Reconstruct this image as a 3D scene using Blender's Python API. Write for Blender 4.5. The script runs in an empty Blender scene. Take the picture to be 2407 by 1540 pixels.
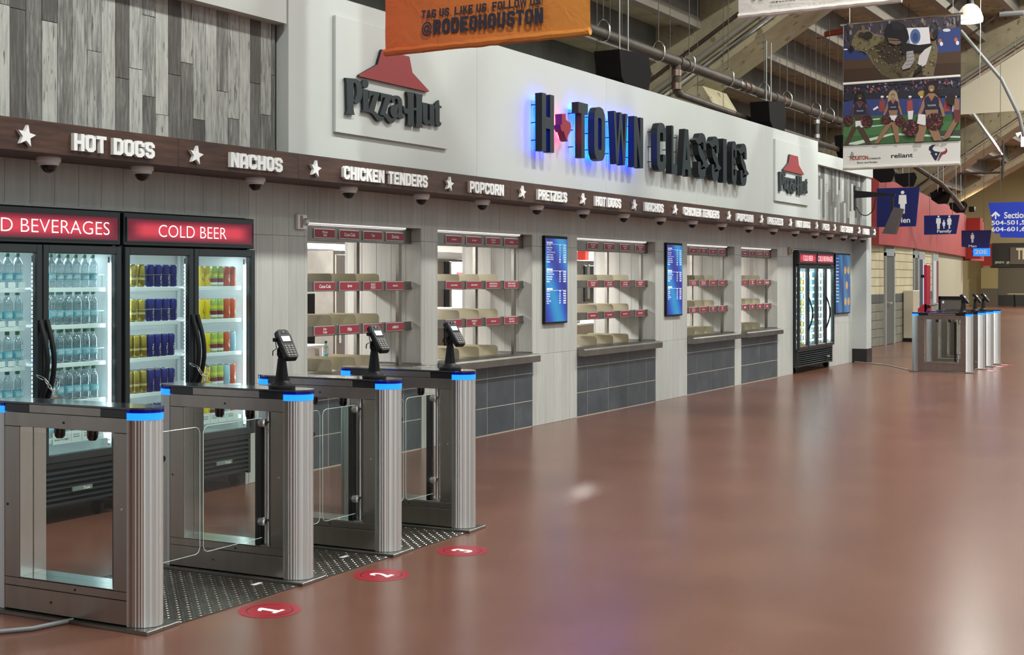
import bpy, bmesh, math, random
from mathutils import Vector, Matrix
from mathutils.geometry import tessellate_polygon
random.seed(7)
D = bpy.data; SC = bpy.context.scene; COL = SC.collection
PI = math.pi
# ---------------------------------------------------------------- camera
F, CX, HY, VX, EYE = 3120.0, 1203.5, 653.0, 2991.0, 1.6
ANG = math.atan2(VX - CX, F); CA, SA = math.cos(ANG), math.sin(ANG)
cam = D.cameras.new('camera'); camo = D.objects.new('camera', cam); COL.objects.link(camo)
camo.location = (0, 0, EYE)
camo.rotation_euler = (PI/2, 0, ANG - PI/2)
cam.sensor_width = 36; cam.lens = F/2407*36
cam.shift_x = 0.0; cam.shift_y = (HY - 770)/2407
cam.clip_start = .05; cam.clip_end = 300
SC.camera = camo
# ---------------------------------------------------------------- world, exposure, concourse and fill lamps
w = D.worlds.new('world'); SC.world = w; w.use_nodes = True
bg = w.node_tree.nodes['Background']; bg.inputs[0].default_value = (.88, .98, 1.0, 1); bg.inputs[1].default_value = .95
SC.view_settings.view_transform = 'Standard'; SC.view_settings.look = 'None'
SC.view_settings.gamma = 1; SC.view_settings.exposure = -.28; SC.view_settings.use_curve_mapping = False
def area(name, loc, size, power, col=(1, 1, 1), rot=(0, 0, 0), size_y=None, spread=None):
    l = D.lights.new(name, 'AREA'); l.energy = power; l.color = col
    if size_y: l.shape = 'RECTANGLE'; l.size = size; l.size_y = size_y
    else: l.shape = 'DISK'; l.size = size
    if spread: l.spread = spread
    o = D.objects.new(name, l); COL.objects.link(o); o.location = loc; o.rotation_euler = rot
    return o
LAMP = (.98, 1.0, .93)
for i, (x, y, z, p) in enumerate([(-2, 1.2, 9.4, 900), (5, 1.3, 9.4, 1000), (11, 1.4, 9.4, 1000), (17, 1.4, 9.4, 1000), (23, 1.4, 9.4, 1000), (29.5, 1.8, 9.2, 1000), (10, -5, 9.5, 350), (22, -5, 9.5, 350),  # last pair in this row is added as frontal fill
                                  (38, 3.0, 8.6, 1000), (46, 4.5, 8, 1300), (57, 6, 7.8, 2200), (70, 8, 7.4, 2600), (36, -4, 9, 700), (50, -2, 9, 900), (66, 0, 8, 1000), (76, 4, 7.5, 1000)]):
    area('bay_and_fill_light', (x, y, z), .8, p*.72, LAMP)
# ---------------------------------------------------------------- helpers
def onY(px, py, Y):
    r = (px-CX)/F; u = (HY-py)/F; t = Y/(SA - CA*r); return ((CA + SA*r)*t, EYE + u*t)
def onX(px, py, X):
    r = (px-CX)/F; u = (HY-py)/F; t = X/(CA + SA*r); return ((SA - CA*r)*t, EYE + u*t)
def onZ(px, py, Z=0):
    r = (px-CX)/F; u = (HY-py)/F; t = (Z-EYE)/u; return ((CA + SA*r)*t, (SA - CA*r)*t)
def sr(h):
    h = h.lstrip('#'); v = [int(h[i:i+2], 16)/255 for i in (0, 2, 4)]
    return tuple(((c+.055)/1.055)**2.4 if c > .04 else c/12.92 for c in v)
MATS = {}
def mat(name, col, rough=.5, metal=0., emit=None, es=1., noise=None, bump=None, coat=0., spec=.5, aniso=0., nstretch=(1, 1, 1), rand=0.):
    """noise=(scale, amount) mottles the colour; bump=(scale, strength, distance); rand varies the value from object to object"""
    if name in MATS: return MATS[name]
    m = D.materials.new(name); m.use_nodes = True; nt = m.node_tree; b = nt.nodes['Principled BSDF']
    b.inputs['Base Color'].default_value = (*col, 1); b.inputs['Roughness'].default_value = rough; b.inputs['Metallic'].default_value = metal
    b.inputs['Coat Weight'].default_value = coat; b.inputs['Specular IOR Level'].default_value = spec; b.inputs['Coat Roughness'].default_value = .12
    if aniso: b.inputs['Anisotropic'].default_value = aniso
    if emit: b.inputs['Emission Color'].default_value = (*emit, 1); b.inputs['Emission Strength'].default_value = es
    L = nt.links.new
    if noise or bump or rand:
        tc = nt.nodes.new('ShaderNodeTexCoord'); mp = nt.nodes.new('ShaderNodeMapping'); mp.inputs['Scale'].default_value = nstretch
        L(tc.outputs['Object'], mp.inputs[0])
        oi = nt.nodes.new('ShaderNodeObjectInfo')
        ad = nt.nodes.new('ShaderNodeVectorMath'); ad.operation = 'ADD'; L(mp.outputs[0], ad.inputs[0])
        ml = nt.nodes.new('ShaderNodeMath'); ml.operation = 'MULTIPLY'; L(oi.outputs['Random'], ml.inputs[0]); ml.inputs[1].default_value = 31. if rand else 0.
        L(ml.outputs[0], ad.inputs[1])
        src = None
        if noise:
            n = nt.nodes.new('ShaderNodeTexNoise'); n.inputs['Scale'].default_value = noise[0]; n.inputs['Detail'].default_value = 5
            L(ad.outputs[0], n.inputs['Vector'])
            mr = nt.nodes.new('ShaderNodeMapRange'); mr.inputs[1].default_value = .3; mr.inputs[2].default_value = .7
            mr.inputs[3].default_value = 1-noise[1]; mr.inputs[4].default_value = 1+noise[1]; L(n.outputs[0], mr.inputs[0]); src = mr.outputs[0]
        if rand:
            r2 = nt.nodes.new('ShaderNodeMapRange'); r2.inputs[3].default_value = 1-rand; r2.inputs[4].default_value = 1+rand; L(oi.outputs['Random'], r2.inputs[0])
            if src:
                mm = nt.nodes.new('ShaderNodeMath'); mm.operation = 'MULTIPLY'; L(src, mm.inputs[0]); L(r2.outputs[0], mm.inputs[1]); src = mm.outputs[0]
            else: src = r2.outputs[0]
        if src:
            vm = nt.nodes.new('ShaderNodeVectorMath'); vm.operation = 'SCALE'; vm.inputs[0].default_value = col; L(src, vm.inputs['Scale']); L(vm.outputs[0], b.inputs['Base Color'])
        if bump:
            n2 = nt.nodes.new('ShaderNodeTexNoise'); n2.inputs['Scale'].default_value = bump[0]; n2.inputs['Detail'].default_value = 4; L(ad.outputs[0], n2.inputs['Vector'])
            bp = nt.nodes.new('ShaderNodeBump'); bp.inputs['Strength'].default_value = bump[1]; bp.inputs['Distance'].default_value = bump[2] if len(bump) > 2 else .01
            L(n2.outputs[0], bp.inputs['Height']); L(bp.outputs[0], b.inputs['Normal'])
    MATS[name] = m; return m
def ramp_mat(name, stops, scale, stretch=(1, 1, 1), rough=.6, detail=8, bump=.0, rand_shift=0., spots=None, dist=.0, coord='Object', rough2=None):
    if name in MATS: return MATS[name]
    m = D.materials.new(name); m.use_nodes = True; nt = m.node_tree; b = nt.nodes['Principled BSDF']; L = nt.links.new
    b.inputs['Roughness'].default_value = rough
    tc = nt.nodes.new('ShaderNodeTexCoord'); mp = nt.nodes.new('ShaderNodeMapping'); mp.inputs['Scale'].default_value = stretch; L(tc.outputs[coord], mp.inputs[0])
    oi = nt.nodes.new('ShaderNodeObjectInfo'); ml = nt.nodes.new('ShaderNodeMath'); ml.operation = 'MULTIPLY'; ml.inputs[1].default_value = 37. if rand_shift else 0.; L(oi.outputs['Random'], ml.inputs[0])
    ad = nt.nodes.new('ShaderNodeVectorMath'); ad.operation = 'ADD'; L(mp.outputs[0], ad.inputs[0]); L(ml.outputs[0], ad.inputs[1])
    n = nt.nodes.new('ShaderNodeTexNoise'); n.inputs['Scale'].default_value = scale; n.inputs['Detail'].default_value = detail; n.inputs['Roughness'].default_value = .62; n.inputs['Distortion'].default_value = dist
    L(ad.outputs[0], n.inputs['Vector'])
    f = n.outputs[0]
    if rand_shift:
        s = nt.nodes.new('ShaderNodeMath'); s.operation = 'MULTIPLY_ADD'; L(oi.outputs['Random'], s.inputs[0]); s.inputs[1].default_value = rand_shift; s.inputs[2].default_value = -rand_shift/2
        a = nt.nodes.new('ShaderNodeMath'); a.operation = 'ADD'; L(f, a.inputs[0]); L(s.outputs[0], a.inputs[1]); f = a.outputs[0]
    cr = nt.nodes.new('ShaderNodeValToRGB'); cr.color_ramp.elements[0].position = stops[0][0]; cr.color_ramp.elements[0].color = (*stops[0][1], 1)
    cr.color_ramp.elements[1].position = stops[-1][0]; cr.color_ramp.elements[1].color = (*stops[-1][1], 1)
    for p, c in stops[1:-1]:
        e = cr.color_ramp.elements.new(p); e.color = (*c, 1)
    L(f, cr.inputs[0]); out = cr.outputs[0]
    if spots:   # (scale, threshold, colour)
        v = nt.nodes.new('ShaderNodeTexNoise'); v.inputs['Scale'].default_value = spots[0]; v.inputs['Detail'].default_value = 3; L(ad.outputs[0], v.inputs['Vector'])
        mr = nt.nodes.new('ShaderNodeMapRange'); mr.inputs[1].default_value = spots[1]; mr.inputs[2].default_value = spots[1]+.05; L(v.outputs[0], mr.inputs[0])
        mx = nt.nodes.new('ShaderNodeMix'); mx.data_type = 'RGBA'; L(mr.outputs[0], mx.inputs[0]); L(out, mx.inputs[6]); mx.inputs[7].default_value = (*spots[2], 1); out = mx.outputs[2]
    L(out, b.inputs['Base Color'])
    if bump:
        bp = nt.nodes.new('ShaderNodeBump'); bp.inputs['Strength'].default_value = bump; bp.inputs['Distance'].default_value = .004; L(n.outputs[0], bp.inputs['Height']); L(bp.outputs[0], b.inputs['Normal'])
    if rough2:
        rr = nt.nodes.new('ShaderNodeMapRange'); rr.inputs[1].default_value = .3; rr.inputs[2].default_value = .7; rr.inputs[3].default_value = rough; rr.inputs[4].default_value = rough2
        n3 = nt.nodes.new('ShaderNodeTexNoise'); n3.inputs['Scale'].default_value = 1.3; L(tc.outputs[coord], n3.inputs['Vector']); L(n3.outputs[0], rr.inputs[0]); L(rr.outputs[0], b.inputs['Roughness'])
    MATS[name] = m; return m
def glass_mat(name, tint=(1, 1, 1), refl=.08, rough=.03, base=.02):
    if name in MATS: return MATS[name]
    m = D.materials.new(name); m.use_nodes = True; nt = m.node_tree; nt.nodes.clear(); L = nt.links.new
    o = nt.nodes.new('ShaderNodeOutputMaterial'); t = nt.nodes.new('ShaderNodeBsdfTransparent'); t.inputs[0].default_value = (*tint, 1)
    g = nt.nodes.new('ShaderNodeBsdfGlossy'); g.inputs['Roughness'].default_value = rough; fr = nt.nodes.new('ShaderNodeLayerWeight'); fr.inputs[0].default_value = .5
    pw = nt.nodes.new('ShaderNodeMath'); pw.operation = 'POWER'; L(fr.outputs['Facing'], pw.inputs[0]); pw.inputs[1].default_value = 4.
    a = nt.nodes.new('ShaderNodeMath'); a.operation = 'MULTIPLY_ADD'; a.inputs[1].default_value = refl/.08; a.inputs[2].default_value = base+refl*.3; a.use_clamp = True; L(pw.outputs[0], a.inputs[0])
    mx = nt.nodes.new('ShaderNodeMixShader'); L(a.outputs[0], mx.inputs[0]); L(t.outputs[0], mx.inputs[1]); L(g.outputs[0], mx.inputs[2]); L(mx.outputs[0], o.inputs[0])
    MATS[name] = m; return m
def tag(o, label=None, cat=None, group=None, kind=None):
    if label: o['label'] = label
    if cat: o['category'] = cat
    if group: o['group'] = group
    if kind: o['kind'] = kind
    return o
WPOS = {}; KIDS = {}
def thing(name, label, cat, loc=(0, 0, 0), rz=0., group=None, world=True):
    """an Empty at the thing's base; world=True: its parts are given in world coordinates, else in its own"""
    o = D.objects.new(name, None); COL.objects.link(o); o.location = loc; o.rotation_euler = (0, 0, rz); o.empty_display_size = .1
    WPOS[o.name] = Vector(loc) if world else Vector((0, 0, 0)); KIDS[o.name] = []
    return tag(o, label, cat, group)
class MB:
    def __init__(s, origin=(0, 0, 0)): s.v = []; s.f = []; s.m = []; s.sm = []; s.mats = []; s.o = origin
    def mi(s, m):
        if m not in s.mats: s.mats.append(m)
        return s.mats.index(m)
    def add(s, vs, fs, m, smooth=False):
        k = len(s.v); i = s.mi(m); s.v += [tuple(v) for v in vs]
        for f in fs: s.f.append([a+k for a in f]); s.m.append(i); s.sm.append(smooth)
        return s
    def box(s, a, b, m):
        (x0, y0, z0), (x1, y1, z1) = a, b
        return s.add([(x0, y0, z0), (x1, y0, z0), (x1, y1, z0), (x0, y1, z0), (x0, y0, z1), (x1, y0, z1), (x1, y1, z1), (x0, y1, z1)],
                     [(0, 3, 2, 1), (4, 5, 6, 7), (0, 1, 5, 4), (1, 2, 6, 5), (2, 3, 7, 6), (3, 0, 4, 7)], m)
    def bbox(s, a, b, m, c=.003):
        """box with its edges taken off"""
        bm = bmesh.new(); bmesh.ops.create_cube(bm, size=1)
        for v in bm.verts: v.co = Vector([a[i] + (v.co[i]+.5)*(b[i]-a[i]) for i in range(3)])
        bmesh.ops.bevel(bm, geom=bm.edges[:], offset=c, segments=1, affect='EDGES')
        return s.bm(bm, m)
    def bm(s, bm, m, smooth=False):
        bm.verts.index_update(); s.add([v.co[:] for v in bm.verts], [[v.index for v in f.verts] for f in bm.faces], m, smooth); bm.free(); return s
    def prism(s, poly, d, m, fr, d0=0., side=None):
        """2-D polygon (u, v) in frame fr, front at depth d, back at d0"""
        n = len(poly); A = sum(poly[i][0]*poly[(i+1) % n][1] - poly[(i+1) % n][0]*poly[i][1] for i in range(n))
        if A < 0: poly = poly[::-1]
        tri = tessellate_polygon([[Vector((u, v, 0)) for u, v in poly]])
        vs = [fr(u, v, d) for u, v in poly]; fs = [tuple(t) for t in tri]
        if d != d0:
            vs += [fr(u, v, d0) for u, v in poly]; fs += [tuple(i+n for i in t[::-1]) for t in tri]
            if side:
                s.add(vs, fs, m); s.add(vs, [(i, i+n, (i+1) % n+n, (i+1) % n) for i in range(n)], side); return s
            fs += [(i, i+n, (i+1) % n+n, (i+1) % n) for i in range(n)]
        return s.add(vs, fs, m)
    def lathe(s, prof, m, seg=20, c=(0, 0, 0), smooth=True, ax='z', mats=None):
        vs = []; n = len(prof)
        for k in range(seg):
            a = 2*PI*k/seg; ca, sa = math.cos(a), math.sin(a)
            for r, z in prof:
                p = (r*ca, r*sa, z)
                if ax == 'y': p = (r*ca, z, r*sa)
                if ax == 'x': p = (z, r*ca, r*sa)
                vs.append((c[0]+p[0], c[1]+p[1], c[2]+p[2]))
        base = len(s.v); s.v += vs
        for i in range(n-1):
            mm = s.mi(mats[i] if mats else m)
            for k in range(seg):
                k2 = (k+1) % seg; s.f.append([base+k*n+i, base+k2*n+i, base+k2*n+i+1, base+k*n+i+1]); s.m.append(mm); s.sm.append(smooth)
        return s
    def tube(s, pts, r, m, seg=8, closed=False, cap=True, smooth=True):
        pts = [Vector(p) for p in pts]; n = len(pts); vs = []; prev = None
        for i, p in enumerate(pts):
            a = pts[(i-1) % n] if (closed or i > 0) else p; b = pts[(i+1) % n] if (closed or i < n-1) else p
            t = (b-a).normalized(); up = prev or (Vector((0, 0, 1)) if abs(t.z) < .9 else Vector((1, 0, 0)))
            u = t.cross(up).normalized(); v = u.cross(t).normalized(); prev = v
            rr = r[i] if isinstance(r, (list, tuple)) else r
            for k in range(seg):
                an = 2*PI*k/seg; vs.append(p + u*rr*math.cos(an) + v*rr*math.sin(an))
        fs = []
        for i in range(n if closed else n-1):
            j = (i+1) % n
            for k in range(seg): k2 = (k+1) % seg; fs.append((i*seg+k, i*seg+k2, j*seg+k2, j*seg+k))
        if cap and not closed: fs += [tuple(range(seg))[::-1], tuple((n-1)*seg+k for k in range(seg))]
        return s.add(vs, fs, m, smooth)
    def mesh(s, name):
        me = D.meshes.new(name); me.from_pydata([(v[0]-s.o[0], v[1]-s.o[1], v[2]-s.o[2]) for v in s.v], [], s.f)
        for m in s.mats: me.materials.append(m)
        me.polygons.foreach_set('material_index', s.m); me.polygons.foreach_set('use_smooth', s.sm); me.update(); return me
    def build(s, name, parent=None, label=None, cat=None, group=None, kind=None, wn=True):
        me = s.mesh(name)
        if wn:
            bm = bmesh.new(); bm.from_mesh(me); bmesh.ops.recalc_face_normals(bm, faces=bm.faces); bm.to_mesh(me); bm.free()
        if any(s.sm):
            try: me.set_sharp_from_angle(angle=math.radians(40))
            except Exception: pass
        o = D.objects.new(name, me); COL.objects.link(o); o.location = s.o; WPOS[o.name] = Vector(s.o); KIDS[o.name] = []
        if parent: o.parent = parent; o.location = Vector(s.o) - WPOS[parent.name]; KIDS[parent.name].append(o)
        return tag(o, label, cat, group, kind)
def inst(me, name, parent=None, loc=(0, 0, 0), rot=(0, 0, 0), **k):
    o = D.objects.new(name, me); COL.objects.link(o); o.location = loc; o.rotation_euler = rot; WPOS[o.name] = Vector(loc); KIDS[o.name] = []
    if parent: o.parent = parent; o.location = Vector(loc) - WPOS[parent.name]; KIDS[parent.name].append(o)
    return tag(o, **k) if k else o
def dup(o, loc=None, rz=None, label=None, parent=None, group=None):
    c = o.copy(); COL.objects.link(c); c.parent = parent
    if loc is not None: c.location = loc
    if rz is not None: c.rotation_euler = (0, 0, rz)
    if label: c['label'] = label
    if group: c['group'] = group
    WPOS[c.name] = WPOS[o.name]; KIDS[c.name] = [dup(ch, parent=c) for ch in KIDS[o.name]]
    if parent: c.parent = parent
    return c
ORD = ['first', 'second', 'third', 'fourth', 'fifth', 'sixth', 'seventh', 'eighth', 'ninth', 'tenth', 'eleventh', 'twelfth', 'thirteenth', 'fourteenth', 'fifteenth', 'sixteenth', 'seventeenth', 'eighteenth', 'nineteenth', 'twentieth', 'twenty-first', 'twenty-second']
# frames: (u right, v up, w toward the viewer)
def frW(x, z, Y): return lambda u, v, w=0.: (x+u, Y-w, z+v)
def frX(X, y, z): return lambda u, v, w=0.: (X-w, y-u, z+v)
def frF(x, y, z): return lambda u, v, w=0.: (x+u, y+v, z+w)
_T = {}
def text2d(body, bold=0.):
    k = (body, bold)
    if k not in _T:
        c = D.curves.new('t', 'FONT'); c.body = body; c.size = 1; c.offset = bold; c.align_x = 'CENTER'; c.resolution_u = 4
        o = D.objects.new('t', c); m = D.meshes.new_from_object(o)
        vs = [(v.co.x, v.co.y) for v in m.vertices]; fs = [tuple(p.vertices) for p in m.polygons]
        D.objects.remove(o); D.curves.remove(c); D.meshes.remove(m)
        x0 = min(v[0] for v in vs); x1 = max(v[0] for v in vs); y0 = min(v[1] for v in vs); y1 = max(v[1] for v in vs)
        _T[k] = ([((x-x0)/(x1-x0), (y-y0)/(y1-y0)) for x, y in vs], fs, (x1-x0)/(y1-y0))
    return _T[k]
def text(mb, body, fr, x0, y0, x1, y1, m, d=.001, bold=0., shear=0.):
    """fit the words into the rectangle x0..x1, y0..y1 of the frame"""
    vs, fs, _ = text2d(body, bold)
    mb.add([fr(x0+(x1-x0)*u + shear*v*(y1-y0), y0+(y1-y0)*v, d) for u, v in vs], fs, m)
# ---------------------------------------------------------------- block letters (thick strokes)
def arc_corner(p, a, b, c, n):
    """cut corner p between a and b by c: n=1 chamfer, n>1 rounded"""
    p, a, b = Vector(p), Vector(a), Vector(b); A = p + (a-p).normalized()*min(c, (a-p).length*.5); B = p + (b-p).normalized()*min(c, (b-p).length*.5)
    if n == 1: return [A, B]
    return [(1-t)**2*A + 2*t*(1-t)*p + t*t*B for t in [i/n for i in range(n+1)]]
def chop(pts, c, n=1, closed=False):
    out = []; N = len(pts)
    for i, p in enumerate(pts):
        if not closed and i in (0, N-1): out.append(Vector(p)); continue
        out += arc_corner(p, pts[(i-1) % N], pts[(i+1) % N], c, n)
    return out
def stroke(pts, t, closed=False):
    n = len(pts); L, R = [], []
    for i, p in enumerate(pts):
        a = pts[(i-1) % n]; b = pts[(i+1) % n]
        d1 = (p-a).normalized() if (closed or i > 0) else None; d2 = (b-p).normalized() if (closed or i < n-1) else None
        d1 = d1 or d2; d2 = d2 or d1
        n1 = Vector((-d1.y, d1.x)); n2 = Vector((-d2.y, d2.x)); m = n1+n2
        m = m/max(.3, m.dot(n1)) if m.length > 1e-6 else n1
        L.append(p+m*t/2); R.append(p-m*t/2)
    return L, R
def glyph(ch, w, t, c, n):
    """list of ('s', pts, closed) / ('p', polygon) in a w x 1 cell"""
    h = t/2; x0, x1, y0, y1 = h, w-h, h, 1-h; m = .5; S = lambda pts, cl=False, cc=c: ('s', chop(pts, cc, n, cl), cl); V = Vector
    ring = [(x0, y0), (x1, y0), (x1, y1), (x0, y1)]
    g = {'H': [S([(x0, 0), (x0, 1)]), S([(x1, 0), (x1, 1)]), S([(x0, m), (x1, m)])],
         'I': [S([(w/2, 0), (w/2, 1)])], 'O': [S(ring, True)],
         'T': [S([(w/2, 0), (w/2, .99)]), S([(0, y1), (w, y1)])],
         'L': [S([(x0, 1), (x0, 0)]), S([(h, y0+.002), (w, y0+.002)])],
         'E': [S([(x0, 1), (x0, 0)]), S([(h, y0+.002), (w, y0+.002)]), S([(h, y1-.002), (w, y1-.002)]), S([(x0, m), (w*.88, m)])],
         'F': [S([(x0, 1), (x0, 0)]), S([(h, y1-.002), (w, y1-.002)]), S([(x0, m), (w*.88, m)])],
         'C': [S([(x1, .36), (x1, y0), (x0, y0), (x0, y1), (x1, y1), (x1, .64)])],
         'G': [S([(w*.5, .47), (x1, .47), (x1, y0), (x0, y0), (x0, y1), (x1, y1), (x1, .66)])],
         'S': [S([(x0, .34), (x0, y0), (x1, y0), (x1, m), (x0, m), (x0, y1), (x1, y1), (x1, .66)])],
         'P': [S([(x0, 0), (x0, 1)]), S([(x0, y1-.002), (x1, y1-.002), (x1, .42), (x0, .42)])],
         'R': [S([(x0, 0), (x0, 1)]), S([(x0, y1-.002), (x1, y1-.002), (x1, .46), (x0, .46)]), ('p', [(w*.35, .5), (w*.35+t, .5), (w, .002), (w-t, .002)])],
         'D': [S([(x0, 0), (x0, 1)]), S([(h, y1-.002), (x1, y1-.002), (x1, y0+.002), (h, y0+.002)])],
         'U': [S([(x0, 1), (x0, y0), (x1, y0), (x1, 1)])],
         'N': [S([(x0, 0), (x0, 1)]), S([(x1, 0), (x1, 1)]), ('p', [(.006, .997), (t*1.05, .997), (w-.006, .003), (w-t*1.05, .003)])],
         'M': [S([(x0, 0), (x0, 1)]), S([(x1, 0), (x1, 1)]), ('p', [(t*.3, 1), (t*1.2, 1), (w/2+t*.5, .3), (w/2-t*.5, .3)]), ('p', [(w-t*1.2, 1), (w-t*.3, 1), (w/2+t*.5, .3), (w/2-t*.5, .3)])],
         'Z': [S([(0, y1), (w, y1)]), S([(0, y0), (w, y0)]), ('p', [(.003, t*.9), (t*1.2, t*.9), (w-.003, 1-t*.9), (w-t*1.2, 1-t*.9)])],
         'K': [S([(x0, 0), (x0, 1)]), ('p', [(t*.8, .42), (t*.8, .62), (w-t, 1), (w, 1)]), ('p', [(w*.3, .55), (w*.3+t, .68), (w, 0), (w-t, 0)])],
         'A': [S([(x0, 0), (x0, y1), (x1, y1), (x1, 0)]), S([(x0, .34), (x1, .34)])],
         'W': [('p', [(0, 1), (t*.9, 1), (w*.32, 0), (w*.32-t*.85, 0)]), ('p', [(w*.5-t*.45, 1), (w*.5+t*.45, 1), (w*.32, 0), (w*.32-t*.85, 0)]),
               ('p', [(w*.5-t*.45, 1), (w*.5+t*.45, 1), (w*.68+t*.85, 0), (w*.68, 0)]), ('p', [(w-t*.9, 1), (w, 1), (w*.68+t*.85, 0), (w*.68, 0)])],
         'V': [('p', [(0, 1), (t, 1), (w/2+t/2, 0), (w/2-t/2, 0)]), ('p', [(w-t, 1), (w, 1), (w/2+t/2, 0), (w/2-t/2, 0)])]}
    g['a'] = [('p', [(0, 0), (t, 0), (w/2+t*.25, 1), (w/2-t*.55, 1)]), ('p', [(w-t, 0), (w, 0), (w/2+t*.55, 1), (w/2-t*.25, 1)]), S([(w*.2, .24), (w*.8, .24)])]
    g['s'] = [S([(x0, .36), (x0, y0), (x1, y0), (x1, .42), (x0, .6), (x0, y1), (x1, y1), (x1, .64)])]
    return g[ch]
def put_glyph(mb, ch, fr, x, y, W, H, d, d0, m, t=.26, c=.14, n=1, w=.6, side=None):
    """glyph drawn in cell w x 1, then scaled to W x H"""
    sx, sy = W/w, H; d_, e_ = d, 0
    for k, pts, *cl in glyph(ch, w, t, c, n):
        d = d_ + e_*.0005; e_ += 1
        if k == 'p': mb.prism([(x+u*sx, y+v*sy) for u, v in pts], d, m, fr, d0, side); continue
        cl = cl[0]; L, R = stroke(pts, t, cl); N = len(pts)
        for i in range(N if cl else N-1):
            j = (i+1) % N; mb.prism([(x+q.x*sx, y+q.y*sy) for q in (L[i], L[j], R[j], R[i])], d, m, fr, d0, side)
WID = {'I': .34, 'M': 1.25, 'W': 1.3, 'T': .95, ' ': .5, 'L': .9, 'E': .9}
def word(parent, body, fr, x0, x1, y0, y1, d, d0, m, gap=.13, **k):
    tot = sum(WID.get(c.upper(), 1.) for c in body) + gap*(len(body)-1); s = (x1-x0)/tot; x = x0; out = []
    for c in body:
        W = WID.get(c.upper(), 1.)*s
        if c != ' ':
            mb = MB(fr(x+W/2, y0, 0)); put_glyph(mb, c, fr, x, y0, W, y1-y0, d, d0, m, w=.6*WID.get(c.upper(), 1.), **k)
            out.append(mb.build('letter', parent))
        x += W + gap*s
    return out
def star_pts(r, r2=.4, n=5, rot=0): return [((r if i % 2 == 0 else r*r2)*math.sin(rot+PI*i/n), (r if i % 2 == 0 else r*r2)*math.cos(rot+PI*i/n)) for i in range(2*n)]
def ell(cx, cy, rx, ry, n=20, a0=0, a1=2*PI): return [(cx+rx*math.cos(a0+(a1-a0)*i/n), cy+ry*math.sin(a0+(a1-a0)*i/n)) for i in range(n + (0 if abs(a1-a0-2*PI) < 1e-6 else 1))]
def structure(mb, name): return mb.build(name, kind='structure')
# ---------------------------------------------------------------- materials
STEEL = mat('brushed_steel', sr('a8a19a'), .3, 1, noise=(6, .12), nstretch=(1, 1, .15), bump=(60, .08, .001))
STEELC = mat('column_steel', (.66, .66, .66), .34, 1)
def brushed(m, an, rot=.25):
    nt = m.node_tree; b = nt.nodes['Principled BSDF']; t = nt.nodes.new('ShaderNodeTangent'); t.direction_type = 'RADIAL'; t.axis = 'Z'
    nt.links.new(t.outputs[0], b.inputs['Tangent']); b.inputs['Anisotropic'].default_value = an; b.inputs['Anisotropic Rotation'].default_value = rot
brushed(STEELC, .93)
STEELD = mat('dull_steel', sr('8d8a86'), .38, 1, noise=(5, .15))
RODM = mat('rod_steel', (.12, .11, .1), .6, .5)
GALV = mat('bright_steel', (.75, .75, .74), .2, 1)
BLACK = mat('black_plastic', (.008, .008, .01), .45, spec=.25)
BLACKG = mat('black_gloss', (.01, .01, .014), .12, coat=.5)
BLACKM = mat('black_matte', (.012, .012, .012), .8)
WHITE = mat('white_paint', (.47, .49, .475), .5, noise=(1.2, .025))
WHITEP = mat('white_plastic', (.78, .78, .78), .35)
GREYM = mat('grey_enamel', (.3, .31, .31), .45)
KRAFT = mat('divider_metal', sr('a39b84'), .38, .35, noise=(3, .1))
RED = mat('label_red', sr('8f2f3b'), .45)
INK = mat('white_ink', (.8, .8, .8), .5)
INKB = mat('black_ink', (.02, .02, .025), .5)
LEDB = mat('blue_led', (0, .1, .5), .4, emit=(.006, .13, 1.), es=3.6)
DARKB = mat('blue_black_glass', (.002, .004, .08), .08, emit=(0, .0, .25), es=.5)
LEDW = mat('white_led', (1, 1, 1), .4, emit=(.86, .96, 1.), es=4.)
TUBE = mat('tube_light', (1, 1, 1), .4, emit=(1, .98, .93), es=4.)
TUBE2 = mat('strip_diffuser', (1, 1, 1), .4, emit=(1, .98, .93), es=1.3)
GLASS = glass_mat('door_glass', (.9, .97, .96), .06, .02)
GATEG = glass_mat('gate_glass', (.95, .975, .96), .045, .02, .012)
PLGL = glass_mat('bottle_plastic', (.72, .93, .97), .2, .08, .1)
EDGE = mat('glass_edge', (.55, .68, .62), .2)
BEIGE = mat('kitchen_panel', (.66, .64, .58), .5)
FLOOR = ramp_mat('red_epoxy', [(.3, sr('644135')), (.55, sr('6c483b')), (.75, sr('745042'))], 1.2, (1, 1, 1), .25, 7, spots=None, coord='Object', rough2=None)
CLAD = ramp_mat('grey_wood_cladding', [(.25, sr('a9a9a4')), (.5, sr('b4b4af')), (.75, sr('bebdb8'))], 2.2, (9, 9, .7), .5, 5, .03, .22)
WEATH = ramp_mat('weathered_wood', [(.22, sr('4a4846')), (.42, sr('63625f')), (.55, sr('7f807d')), (.66, sr('999a96')), (.85, sr('aeafaa'))], 6.5, (9, 9, .8), .6, 12, .1, .62, spots=(7, .64, sr('54524f')), dist=.25)
BEAM = ramp_mat('dark_stained_wood', [(.3, sr('2b1b15')), (.5, sr('422a20')), (.7, sr('563a2c'))], 3., (.8, 6, 9), .45, 8, .06, 0, spots=(4, .68, sr('1d1412')))
TILE = ramp_mat('slate_tile', [(.3, sr('383e45')), (.55, sr('454b51')), (.75, sr('555a5e'))], 3.5, (1, 1, 1), .38, 6, .0, .06)
GROUT = mat('grout', sr('b5ada0'), .7)
CONC = ramp_mat('concrete', [(.3, sr('8a8069')), (.5, sr('a59a7e')), (.7, sr('b8ad90'))], 1.1, (1, 1, 1), .85, 8, .1, spots=(5., .61, sr('7d7259')))
CONCD = ramp_mat('concrete_grey', [(.3, sr('5c5b57')), (.6, sr('7b7a74')), (.8, sr('8c8a82'))], .9, (1, 1, 1), .85, 6)
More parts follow.
